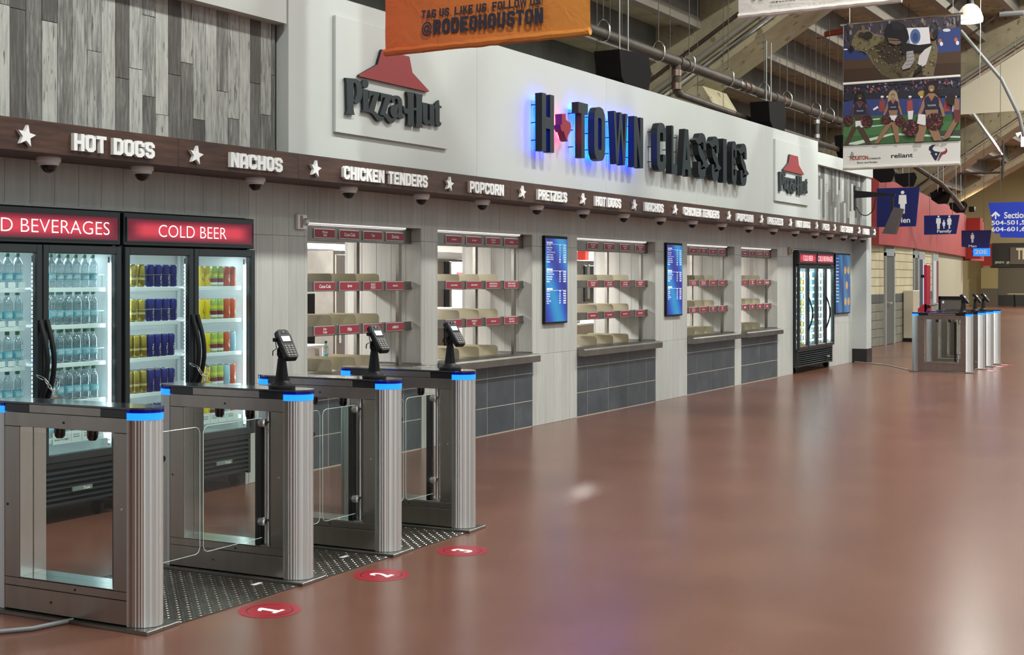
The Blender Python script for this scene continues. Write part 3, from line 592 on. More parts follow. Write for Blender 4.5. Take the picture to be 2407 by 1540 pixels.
a2, b2 = kp(1340, 1399, 760, 766, 8.75, .7, True); kbox('back_bench', 'wood-fronted bench with steel top behind the third serving window', 'table', a2, (b2[0], b2[1], b2[2]-.03), KRAFT, (('top', (a2[0], 8.73, b2[2]-.029), (b2[0], 9.47, b2[2]), GALV), ('kettle', (b2[0]-.75, 8.9, b2[2]), (b2[0]-.55, 9.05, b2[2]+.12), BLACK), ('jar', (b2[0]-.4, 8.9, b2[2]), (b2[0]-.2, 9.0, b2[2]+.1), WHITEP), ('stand', (a_[0]+.1, 9.1, b2[2]), (b2[0]-.1, 9.25, a_[2]-.001), STEELD)))
a_, b_ = kp(1376, 1384, 590, 612, 10.2, .15); kbox('vent_duct', 'red vertical duct on the kitchen wall behind third window', 'pipe', a_, b_, mat('duct_red', sr('b8261c'), .4), (('bracket', (a_[0]-.05, 10.25, a_[2]-.02), (b_[0]+.05, 10.36, a_[2]-.001), GREYM),))
# ---------------------------------------------------------------- bottle and can prototypes
CAP = mat('green_cap', (.02, .18, .09), .4); LAB = mat('bottle_label', (.16, .5, .62), .4); WAT = glass_mat('water_body', (.74, .84, .86), .5, .05, .05)
def bottle():
    t = thing('water_bottle', '', 'bottle', (0, 0, 0), world=False)
    b = MB(); b.lathe([(0, .004), (.024, 0), (.031, .006), (.0335, .018), (.0315, .028), (.0335, .038), (.033, .05)], WAT, 16)
    b.lathe([(.033, .092), (.0335, .1), (.0315, .108), (.0338, .118), (.0318, .127), (.034, .138), (.0335, .148), (.0295, .162), (.021, .178), (.0145, .188), (.0128, .193), (.0128, .2)], WAT, 16); b.build('body', t)
    b = MB(); b.lathe([(.0335, .047), (.034, .05), (.034, .092), (.0335, .095)], LAB, 14); text(b, 'DASANI', lambda u, v, w=0: (.0345*math.sin(u), -.0345*math.cos(u), v), -.85, .058, .85, .082, INK, 0, .02); b.build('label_band', t)
    b = MB(); b.lathe([(.0145, .197), (.0148, .2), (.0148, .218), (.013, .2205), (0, .221)], CAP, 12); b.build('cap', t)
    return t
def can(style):
    t = thing('drink_can', '', 'can', (0, 0, 0), world=False); r = .031 if style in ('gold', 'blue') else .029; h = .158 if style in ('gold', 'blue') else .15
    c = {'gold': mat('can_gold', sr('b9a452'), .25, .85), 'blue': mat('can_blue', sr('1c2f86'), .28, .5), 'yellow': mat('can_yellow', sr('e8c81e'), .35), 'lime': mat('can_lime', sr('a9bf62'), .35, .3), 'orange': mat('can_orange', sr('cf5a3c'), .35), 'white': mat('can_white', sr('d9dde0'), .3, .3), 'sky': mat('can_sky', sr('9cc3d8'), .35)}[style]
    b = MB(); b.lathe([(0, .004), (.02, .0), (.023, .002), (r, .012), (r, h-.012), (r-.005, h-.003)], c, 14); body = b.build('body', t)
    b = MB(); b.lathe([(r-.0045, h-.004), (r-.0035, h), (r-.0055, h), (r-.007, h-.005), (0, h-.006)], GALV, 14); b.build('lid', t)
    cyl = lambda u, v, w=0: (r*1.012*math.sin(v), -r*1.012*math.cos(v), u)
    b = MB()
    if style == 'blue':
        text(b, 'ULTRA', lambda u, v, w=0: (r*1.012*math.sin(-v), -r*1.012*math.cos(v), u), .02, -.35, .095, .35, INK, 0, .03); b.add([(r*1.02*math.sin(a), -r*1.02*math.cos(a), z) for a, z in ((-.3, .11), (.4, .118), (.4, .135), (-.3, .127))], [(0, 1, 2, 3)], mat('can_red', sr('b8202c'), .4))
    elif style == 'gold':
        b.lathe([(r*1.012, .05), (r*1.014, .055), (r*1.014, .06), (r*1.012, .065)], mat('can_pale', sr('e0d493'), .3, .6), 14)
    elif style == 'lime':
        b.lathe([(r*1.012, .012), (r*1.014, .014), (r*1.014, .03)], INK, 14); b.lathe([(r*1.013, .03), (r*1.015, .035), (r*1.015, .055), (r*1.013, .06)], mat('can_maroon', sr('7c2430'), .4), 14); b.lathe([(r*1.013, .075), (r*1.015, .078), (r*1.015, .1)], mat('can_lemon', sr('d9d84a'), .4), 14)
    elif style == 'yellow':
        b.add([(r*1.02*math.sin(u), -r*1.02*math.cos(u), v) for u, v in ell(0, .06, .55, .02, 12)], [tuple(range(12))], INKB)
    else:
        b.add([(r*1.02*math.sin(u), -r*1.02*math.cos(u), v) for u, v in ell(.1, .06, .5, .03, 12)], [tuple(range(12))], INK)
    b.build('print', t)
    return t
PB = bottle(); PC = {s_: can(s_) for s_ in ('gold', 'blue', 'yellow', 'lime', 'orange', 'sky')}
# ---------------------------------------------------------------- drink coolers
SIGNR = mat('lit_red_sign', (.3, .01, .03), .4)
def lit_sign():
    m = D.materials.new('backlit_red'); m.use_nodes = True; nt = m.node_tree; b = nt.nodes['Principled BSDF']; L = nt.links.new
    tc = nt.nodes.new('ShaderNodeTexCoord'); sp = nt.nodes.new('ShaderNodeSeparateXYZ'); L(tc.outputs['Generated'], sp.inputs[0])
    def hump(o, p):
        a = nt.nodes.new('ShaderNodeMath'); a.operation = 'SUBTRACT'; L(o, a.inputs[0]); a.inputs[1].default_value = .5
        c = nt.nodes.new('ShaderNodeMath'); c.operation = 'ABSOLUTE'; L(a.outputs[0], c.inputs[0]); r = nt.nodes.new('ShaderNodeMapRange'); r.interpolation_type = 'SMOOTHSTEP'
        r.inputs[1].default_value = p[0]; r.inputs[2].default_value = p[1]; r.inputs[3].default_value = 1; r.inputs[4].default_value = 0; L(c.outputs[0], r.inputs[0]); return r.outputs[0]
    mu = nt.nodes.new('ShaderNodeMath'); mu.operation = 'MULTIPLY'; L(hump(sp.outputs[0], (.36, .5)), mu.inputs[0]); L(hump(sp.outputs[2], (.08, .5)), mu.inputs[1])
    cr = nt.nodes.new('ShaderNodeValToRGB'); cr.color_ramp.elements[0].color = (.13, .012, .03, 1); cr.color_ramp.elements[1].color = (.95, .07, .11, 1); L(mu.outputs[0], cr.inputs[0])
    L(cr.outputs[0], b.inputs['Emission Color']); b.inputs['Emission Strength'].default_value = .85; b.inputs['Base Color'].default_value = (.1, .01, .02, 1); return m
SIGNR = lit_sign()
INT = mat('cooler_white', (.8, .83, .84), .4); SHW = mat('shelf_white', (.85, .88, .9), .35)
LITINK = mat('lit_white', (1, 1, 1), .5, emit=(1, .85, .9), es=1.1)
FRM = mat('cooler_black', (.014, .02, .022), .32, coat=.2)
def cooler(x0, x1, label, title, shelves, ndoor=2, tz=2.05, glow=6, titles=None, zb=.44):
    Y0 = 6.80; Wd = x1-x0; t = thing('drink_cooler', label, 'cooler', ((x0+x1)/2, 7.15, 0)); o = (x0, Y0, 0); yb = 7.56
    g = MB(o); g.bbox((x0+.004, 6.87, .10), (x1-.004, yb, zb-.03), FRM, .004)               # lower housing
    g.box((x0+.004, 6.86, zb-.03), (x0+.035, yb, 1.86), FRM); g.box((x1-.035, 6.86, zb-.03), (x1-.004, yb, 1.86), FRM); g.box((x0+.004, yb, zb-.03), (x1-.004, yb+.02, 1.86), FRM)
    g.box((x0+.036, 6.86, zb-.028), (x0+.04, yb-.001, 1.80), INT); g.box((x1-.04, 6.86, zb-.028), (x1-.036, yb-.001, 1.80), INT); g.box((x0+.04, yb-.006, zb-.028), (x1-.04, yb-.001, 1.80), INT)
    g.box((x0+.04, 6.87, zb-.028), (x1-.04, yb-.006, zb-.02), INT); g.box((x0+.04, 6.87, 1.78), (x1-.04, yb-.006, 1.80), INT); g.build('cabinet', t)
    hb = MB(o); hb.bbox((x0+.003, Y0+.012, 1.822), (x1-.003, yb, tz), FRM, .006); hs = hb.build('sign_box', t)
    titles = titles or [(x0, x1, title)]
    for a, b, s_ in titles:
        q = MB((a, Y0, 1.85)); q.box((a+.03, Y0+.0075, 1.856), (b-.03, Y0+.0115, 2.008), SIGNR); q.build('backlit_panel', hs)
        q = MB((a, Y0, 1.85)); 
        for s4 in ((a+.018, 1.846, b-.018, 1.856), (a+.018, 2.008, b-.018, 2.018), (a+.018, 1.856, a+.03, 2.008), (b-.03, 1.856, b-.018, 2.008)): q.box((s4[0], Y0+.004, s4[1]), (s4[2], Y0+.0115, s4[3]), FRM)
        tw = (b-a)*(.52 if len(s_) < 10 else .88); c_ = (a+b)/2 + (b-a)*(.0 if len(s_) < 10 else -.02); 
        q.build('sign_frame', hs); q = MB((a, Y0, 1.88)); text(q, s_, frW(c_, 1.888, Y0+.0065), -tw/2, 0, tw/2, .086, LITINK, 0, -.012); q.build('lettering', hs)
    dw = Wd/ndoor
    for d in range(ndoor):
        a = x0+d*dw+(.006 if d else .004); b = x0+(d+1)*dw-.004; z0, z1 = zb-.035, 1.812
        q = MB((a, Y0, z0)); fw = .044
        for A, B in (((a, z0), (a+fw, z1)), ((b-fw, z0), (b, z1)), ((a+fw, z0), (b-fw, z0+.05)), ((a+fw, z1-.055), (b-fw, z1))): q.bbox((A[0], Y0, A[1]), (B[0], Y0+.045, B[1]), FRM, .004)
        dr = q.build('door', t)
        q = MB((a, Y0, z0)); q.box((a+fw, Y0+.012, z0+.05), (b-fw, Y0+.016, z1-.055), GLASS); q.build('glass_pane', dr)
        if ndoor == 2:
            hx = b-.022 if d == 0 else a+.022
            q = MB((hx, Y0, .8)); pp = [(hx, Y0-.002, .80)] + [(hx, Y0-.012-.058*math.sin(PI*i/10), .83+.47*i/10) for i in range(11)] + [(hx, Y0-.002, 1.33)]; q.tube(pp, .0165, BLACK, 8); q.build('handle', dr)
        elif d in (0, 2):
            hx = b-.01; q = MB((hx, Y0, .8)); q.tube([(hx, Y0-.004-.07*math.sin(PI*i/10), .72+.55*i/10) for i in range(11)], .014, BLACK, 6); q.build('handle', dr)
        # led strip inside by the door edge
        ex = b-.05 if d == ndoor-1 else (b-.02 if d % 2 == 0 else a+.03)
        q = MB((ex, 6.86, z0)); [q.box((ex-.005, 6.862, z0+.07+i*.028), (ex+.005, 6.869, z0+.088+i*.028), LEDW) for i in range(int((z1-z0-.15)/.028))]; q.box((ex-.008, 6.8695, z0+.06), (ex+.008, 6.872, z1-.07), GALV); q.build('led_strip', t)
    for z in shelves:
        nb = 2 if ndoor == 2 else 1
        for d in range(nb):
            a = x0+.045+d*Wd/nb; b = x0+(d+1)*Wd/nb-.065
            q = MB((a, 6.9, z)); q.bbox((a, 6.888, z-.03), (b, 6.9, z-.002), SHW, .002)
            for i in range(12): yy = 6.91+i*.05; q.box((a, yy, z-.008), (b, yy+.006, z-.002), SHW)
            for xx in (a, (a+b)/2, b-.006): q.box((xx, 6.9, z-.014), (xx+.006, 7.5, z-.008), SHW)
            q.build('wire_shelf', t)
    q = MB((x0, 6.88, 0))
    for xx in ([x0+Wd*.5-.04, x1-.085] + [x0+.05]): q.bbox((xx, 7.52, zb), (xx+.025, 7.535, 1.78), SHW, .002)
    q.build('shelf_standard', t)
    # grille
    q = MB((x0, Y0, .1)); q.bbox((x0+.02, Y0+.03, .36), (x1-.02, Y0+.06, .40), FRM, .004); q.bbox((x0+.02, Y0+.03, .10), (x0+.05, Y0+.06, .36), FRM, .004); q.bbox((x1-.05, Y0+.03, .10), (x1-.02, Y0+.06, .36), FRM, .004); gr = q.build('grille', t)
    for i in range(7):
        z = .125+i*.034; q = MB((x0, Y0+.03, z)); ln = [(Y0+.022, z), (Y0+.026, z-.003), (Y0+.058, z+.02), (Y0+.054, z+.024)]
        q.prism(ln, 0, FRM, lambda u, v, w: (x0+.05+w, u, v), Wd-.1); q.build('slat', gr)
    q = MB((x0, Y0, .22)); q.bbox((x1-.42, Y0+.012, .20), (x1-.25, Y0+.024, .228), mat('badge', (.25, .33, .3), .3, .6), .001); text(q, 'True', frW(x1-.335, .205, Y0+.011), 0, 0, .06, .018, INK, .001, .02, .2); q.build('badge', t)
    for xx in (x0+.1, x1-.1):
        q = MB((xx, 6.9, 0)); q.lathe([(0, -.014), (.045, -.014), (.05, -.008), (.05, .008), (.045, .014), (0, .014)], BLACK, 16, (xx, 6.93, .05), ax='x'); q.box((xx-.022, 6.9, .07), (xx+.022, 6.96, .1), BLACK); q.build('caster', t)
    area('cooler_glow', ((x0+x1)/2, 7.0, 1.77), Wd*.85, glow*.6, (.82, .95, 1.), size_y=.15)
    for d in range(ndoor+1): area('cooler_edge_glow', (x0+.06+(Wd-.12)*d/ndoor, 6.862, 1.1), .03, glow*.3, (.82, .95, 1.), (PI/2, 0, 0), 1.2)
    return t
SHZ = [1.536, 1.292, 1.04, .79]
cooler(5.185, 6.527, 'black two-door glass cooler full of water bottles under a lit red sign', 'COLD BEVERAGES', SHZ+[.55])
cooler(6.553, 7.895, 'black two-door glass cooler of cans beside the water cooler', 'COLD BEER', SHZ+[.55])
fl = MB((7.896, 6.9, 0)); fl.box((7.897, 6.905, 0), (7.93, 7.5, 2.06), CLAD); structure(fl, 'trim_5')
# notice strips along the bottom shelf
for x0, nm in ((6.0, 'water'), (7.23, 'beer')):
    t = thing('notice_strip', 'white notice strip on the bottom shelf of the %s cooler' % nm, 'notice', (x0, 6.87, .51))
    x1 = x0 + (.5 if nm == 'water' else .55); b = MB((x0, 6.87, .5)); b.box((x0, 6.874, .512), (x1, 6.877, .59), WHITEP); o = b.build('card', t)
    b = MB((x0, 6.87, .5)); FQ = frW(x0, .512, 6.874); text(b, 'aramark', FQ, .02, .048, .085, .062, INKB, .0006, .01); text(b, 'Serves You Right!', FQ, .012, .02, .13, .036, INKB, .0006, .02)
    b.prism([(.092+u, .058+v) for u, v in star_pts(.011)], .0007, mat('star_red', sr('b3402f'), .5), FQ)
    for i in range(4):
        xa = .15+i*.09; b.box((x0+xa, 6.8735, .516), (x0+xa+.001, 6.874, .586), INKB)
        text(b, 'Please Enjoy\nResponsibly', FQ, xa+.02, .03, xa+.07, .06, INKB, .0006)
    b.build('print', t)
# bottles: left door shows the right end of its rows, right door six per row
SN = ['top', 'second', 'third', 'fourth', 'bottom']; first = True
for si, z in enumerate(SHZ):
    for j, x in enumerate([5.525, 5.605, 5.685, 5.765]):
        lb = 'clear water bottle, %s from right, %s shelf, left door of water cooler' % (ORD[3-j], SN[si])
        if si == 0: lb = lb.replace('clear water bottle', 'capped water bottle')
        o = PB if first else dup(PB, label=lb); first = False; o['label'] = lb; o['group'] = 'water bottles in the left cooler'; o.location = (x, 6.93, z)
        if si < 3 and j:
            b = MB((x, 6.9, z)); b.bbox((x-.028, 6.8845, z), (x+.028, 6.8875, z+.035), SHW, .001)
            b.build('price_tag', None, 'white tag card before %s bottle from right, %s shelf of water cooler' % (ORD[3-j], SN[si]), 'tag', 'white tag cards on the left cooler shelves')
    for j in range(6):
        x = 6.03+j*.0725 + random.uniform(-.003, .003)
        if si == 0 and j == 3: x -= .01
        dup(PB, (x, 6.93+random.uniform(0, .012), z), random.uniform(-.5, .5), 'water bottle, %s from left, %s shelf, right door of water cooler' % (ORD[j], SN[si]))
for j in range(6):
    dup(PB, (6.03+j*.073, 6.95, .55), .1, 'water bottle, %s from the left on the bottom shelf of the water cooler' % ORD[j])
for dx, y, rows in ((5.99, 7.03, (1, 2, 3)),):
    for si in rows:
        for j in range(6): dup(PB, (dx+.06+j*.076, y, SHZ[si]), .2, 'rear-row water bottle, %s from left on %s shelf of water cooler' % (ORD[j], SN[si]))
    # cans
used = {}
def put(style, x, y, z, label, group):
    if style not in used: o = PC[style]; used[style] = 1; o['label'] = label
    else: o = dup(PC[style], label=label)
    o['group'] = group; o.location = (x, y, z); o.rotation_euler = (0, 0, random.uniform(-.25, .25) + .45); return o
for si, z in enumerate(SHZ + [.55]):
    ng = 2 if si < 2 else 3
    xs = [6.70+.0685*i for i in range(7)]
    if si < 2: xs = [6.735, 6.82] + [6.905+.076*i for i in range(4)]
    for j, x in enumerate(xs):
        st = 'gold' if j < ng else 'blue'
        for r_ in range(2 if si in (3,) else 1):
            put(st, x, 6.925+r_*.075, z, '%s tall can, %s from left, %s shelf, left door of beer cooler%s' % ('gold' if st == 'gold' else 'dark blue', ORD[j], SN[si], ', rear row' if r_ else ''), 'tall cans behind the left door of the beer cooler')
    for j, (st, x) in enumerate((('yellow', 7.42), ('yellow', 7.483), ('lime', 7.56), ('lime', 7.628), ('orange' if si < 3 else 'sky', 7.70), ('orange' if si != 2 else 'sky', 7.765))):
        if j == 0 and si > 1: continue
        for r_ in range(2 if si == 3 else 1):
            put(st, x, 6.925+r_*.075, z, '%s can, %s from left, %s shelf, right door of beer cooler%s' % ({'yellow': 'yellow', 'lime': 'green and maroon', 'orange': 'orange', 'sky': 'pale blue'}[st], ORD[j], SN[si], ', rear row' if r_ else ''), 'slim cans behind the right door of the beer cooler')
# rails in front of the upper shelves
for c_, xa, xb in (('water', 5.93, 6.44), ('beer', 6.62, 7.08)):
    for si in (0, 1, 2) if c_ == 'water' else (0, 1):
        b = MB((xa, 6.88, SHZ[si]+.08)); b.tube([(xa, 6.9, SHZ[si]+.085), (xa, 6.88, SHZ[si]+.085), (xb, 6.88, SHZ[si]+.085), (xb, 6.9, SHZ[si]+.085)], .0018, GALV, 5)
        for x in (xa, xb): b.tube([(x, 6.9, SHZ[si]+.085), (x, 6.9, SHZ[si]-.004)], .0018, GALV, 5)
        b.build('wire_rail', None, 'thin wire rail in front of the %s shelf of the %s cooler' % (SN[si], c_), 'rail', 'wire rails on the cooler shelves')
# chains and padlocks on the handles
for xh, nm in ((5.856, 'water'), (7.224, 'beer')):
    y = 6.72; t = thing('chain', 'steel chain looped round the handles of the %s cooler' % nm, 'chain', (xh, y, .95))
    pth = [(-.062, .06, 1.01), (-.05, .0, .985), (-.038, -.012, .955), (-.022, -.016, .93), (-.006, -.018, .912), (.012, -.018, .912), (.03, -.016, .93), (.045, -.01, .955), (.055, .0, .985), (.05, .05, 1.01)]
    for i in range(len(pth)-1):
        p0, p1 = [Vector((xh+p[0], y+p[1], p[2]-.03)) for p in (pth[i], pth[i+1])]; c = (p0+p1)/2; d = (p1-p0); ln = d.length*.62; d.normalize()
        s_ = Vector((0, 1, 0)) if i % 2 else d.cross(Vector((0, 1, 0))).normalized(); b = MB(c)
        b.tube([c + d*ln*math.cos(a) + s_*.0095*math.sin(a) for a in [2*PI*k_/12 for k_ in range(12)]], .0034, GALV, 6, closed=True); b.build('link', t)
    t = thing('padlock', 'small brass padlock hanging from the chain on the %s cooler' % nm, 'padlock', (xh, y-.02, .82)); b = MB((xh, y-.02, .82)); b.bbox((xh-.018, y-.032, .815), (xh+.018, y-.014, .852), mat('brass', (.5, .4, .27), .35, 1), .003); b.build('body', t)
    b = MB((xh, y-.02, .85)); b.tube([(xh-.011, y-.023, .852), (xh-.011, y-.023, .87), (xh-.006, y-.023, .882), (xh+.006, y-.023, .882), (xh+.011, y-.023, .87), (xh+.011, y-.023, .852)], .003, GALV, 6); b.build('shackle', t)
# far cooler
cooler(21.44, 23.48, 'far black four-door cooler full of cans near the end of the wall', '', [1.60-.118*i for i in range(10)], 4, 2.06, 46, [(21.44, 22.46, 'COLD BEER'), (22.46, 23.48, 'COLD BEVERAGES')])
mc = {}
for k_, c_ in (('silver', (.75, .8, .84)), ('teal', sr('6fb7c4')), ('navy', sr('2b4a86')), ('gold', sr('c9b464'))):
    b = MB(); b.lathe([(0, .0), (.028, .0), (.03, .008), (.03, .088), (.024, .098), (0, .098)], mat('small_can_'+k_, c_, .2, .6), 8); mc[k_] = b.mesh('drink_can')
for d in range(4):
    for r_ in range(11):
        z = 1.60-.118*r_ if r_ < 10 else .425
        for j in range(5):
            k_ = ['navy', 'gold', 'teal', 'silver'][d] if (j+r_) % 3 else 'silver'
            inst(mc[k_], 'drink_can', None, (21.44+d*.51+.085+j*.082, 6.95, z+.002), label='small %s can, %s from left, %s row down, %s door of far cooler' % (k_, ORD[j], ORD[r_], ORD[d]), cat='can', group='small cans in the far cooler')
b_ = thing('water_bottle', 'lone green-capped water bottle on the worktop of the nearest serving window', 'bottle', (9.9, 7.68, .79), world=False)
for ch in KIDS[PB.name]: dup(ch, parent=b_)
# ---------------------------------------------------------------- menu screens
def screen_mat(name, c0, c1, c2, es):
    m = D.materials.new(name); m.use_nodes = True; nt = m.node_tree; b = nt.nodes['Principled BSDF']; L = nt.links.new
    tc = nt.nodes.new('ShaderNodeTexCoord'); w_ = nt.nodes.new('ShaderNodeTexWave'); w_.inputs['Scale'].default_value = .55; w_.inputs['Distortion'].default_value = 2.5; w_.inputs['Detail'].default_value = .5; w_.bands_direction = 'DIAGONAL'
    L(tc.outputs['Generated'], w_.inputs[0]); cr = nt.nodes.new('ShaderNodeValToRGB'); cr.color_ramp.elements[0].color = (*c0, 1); cr.color_ramp.elements[1].color = (*c2, 1); e = cr.color_ramp.elements.new(.5); e.color = (*c1, 1)
    L(w_.outputs[0], cr.inputs[0]); L(cr.outputs[0], b.inputs['Emission Color']); b.inputs['Emission Strength'].default_value = es; b.inputs['Base Color'].default_value = (.01, .01, .02, 1); b.inputs['Roughness'].default_value = .2; return m
SCR = screen_mat('menu_screen', sr('2a2f9c'), sr('1f63cf'), sr('2fa0dc'), .95); SCR2 = screen_mat('menu_screen_dim', sr('2c5aa0'), sr('2f76b4'), sr('4f8fbe'), .75)
SINK = mat('screen_text', (1, 1, 1), .5, emit=(.8, .88, 1), es=.9)
MENU = [('FAVORITES', ['The H Dog', 'Nacho Grande', 'Turkey Leg', 'Stuffed Turkey Leg', 'Tossed Tenders', 'Chicken Tenders', 'Pepperoni Pizza', 'Pretzel']), ('BEVERAGES', ['Souvenir Soda', 'Bottled Beverage', 'Domestic Beer', 'Premium Beer', 'Seltzer']), ('SIDES', ['Popcorn', 'Peanuts', 'Doritos', 'Fries', 'Rold Gold', 'Candy'])]
def menu(x0, x1, label, z0=1.095, z1=2.06):
    t = thing('menu_screen', label, 'screen', ((x0+x1)/2, 6.88, z0)); b = MB((x0, 6.88, z0)); b.bbox((x0, 6.862, z0), (x1, 6.899, z1), BLACK, .004); b.build('bezel', t)
    b = MB((x0, 6.86, z0)); b.box((x0+.012, 6.8605, z0+.02), (x1-.012, 6.8618, z1-.03), SCR); b.build('display', t)
    b = MB((x0, 6.86, z0)); Fq = frW(x0, z0, 6.8603); z = z1-z0-.085; W = x1-x0
    for hd_, its in MENU:
        text(b, hd_, Fq, .035, z, .17, z+.02, SINK, .0005, .02); b.box((x0+.035, 6.8598, z0+z-.007), (x1-.04, 6.8602, z0+z-.005), SINK)
        for q, it in enumerate(its):
            z -= .026; text(b, it, Fq, .035, z, .035+min(.2, .0105*len(it)), z+.017, SINK, .0005); text(b, ['9', '12', '15', '11', '14', '7', '8', '6'][q], Fq, W*.62, z, W*.68, z+.017, SINK, .0005); text(b, ['210', '840', '950', '1100', '680', '590', '720', '430'][q], Fq, W*.8, z, W*.92, z+.017, SINK, .0005)
        z -= .085
    b.build('menu_text', t)
menu(12.70, 13.231, 'tall blue menu screen on the wall between the second and third windows'); menu(16.043, 16.574, 'tall blue menu screen on the wall between the third and fourth windows')
for a, b2, nm in ((23.76, 24.24, 'left'), (24.245, 24.727, 'right')):
    t = thing('menu_screen', 'dim blue menu screen, %s one of the far pair beside the cooler' % nm, 'screen', ((a+b2)/2, 6.88, .94)); b = MB((a, 6.88, .94)); b.bbox((a, 6.862, .94), (b2, 6.899, 2.047), BLACK, .004); b.build('bezel', t)
    b = MB((a, 6.86, .96)); b.box((a+.012, 6.8605, .96), (b2-.012, 6.8618, 2.02), SCR2); b.build('display', t); b = MB((a, 6.86, .96)); Fq = frW(a, .96, 6.8603)
    if nm == 'left':
        for q in range(14): text(b, MENU[q % 3][1][q % 5], Fq, .03, .98-q*.06, .2, 1.0-q*.06, SINK, .0005)
    else:
        for cx_, cz_ in ((.14, .78), (.34, .78), (.24, .5), (.15, .2), (.36, .2)): b.prism(ell(cx_, cz_, .075, .075, 16), .0006, mat('pizza_print', sr('b08a5a'), .5, emit=sr('b08a5a'), es=.35), Fq)
    b.build('menu_print', t)
# ---------------------------------------------------------------- turnstiles
def stadium(w_, ya, yb, d, n=10, flute=0, nf=0):
    """outline: straight sides from ya to yb, half-ellipse ends of depth d"""
    h = w_/2; pts = []
    N = n*2
    for i in range(N+1):
        a = PI + PI*i/N; pts.append((h*math.cos(a), ya + d*math.sin(a)))
    for i in range(N+1):
        a = PI*i/N; pts.append((h*math.cos(a), yb + d*math.sin(a)))
    return pts
_GR = [random.Random(5).choice((0, 0, 0, 1)) * 1. for _ in range(1)] + [(.0, .9)[random.Random(i*7+3).random() > .62] for i in range(89)]
def column(w_, y, d, sgn, nf=22, amp=.0022):
    h = w_/2; pts = []; N = nf*4; nf_ = nf
    for i in range(N+1):
        a = PI*i/N; rr = 1 - .0011/h*_GR[i] if 2 < i < N-2 else 1
        pts.append((h*math.cos(a)*rr, y + sgn*d*math.sin(a)*rr))
    return pts
ZZ = lambda u, v, w: (u, v, w)
SCREWD = mat('dark_screw', (.02, .02, .02), .6)  # dark finish of the screw heads
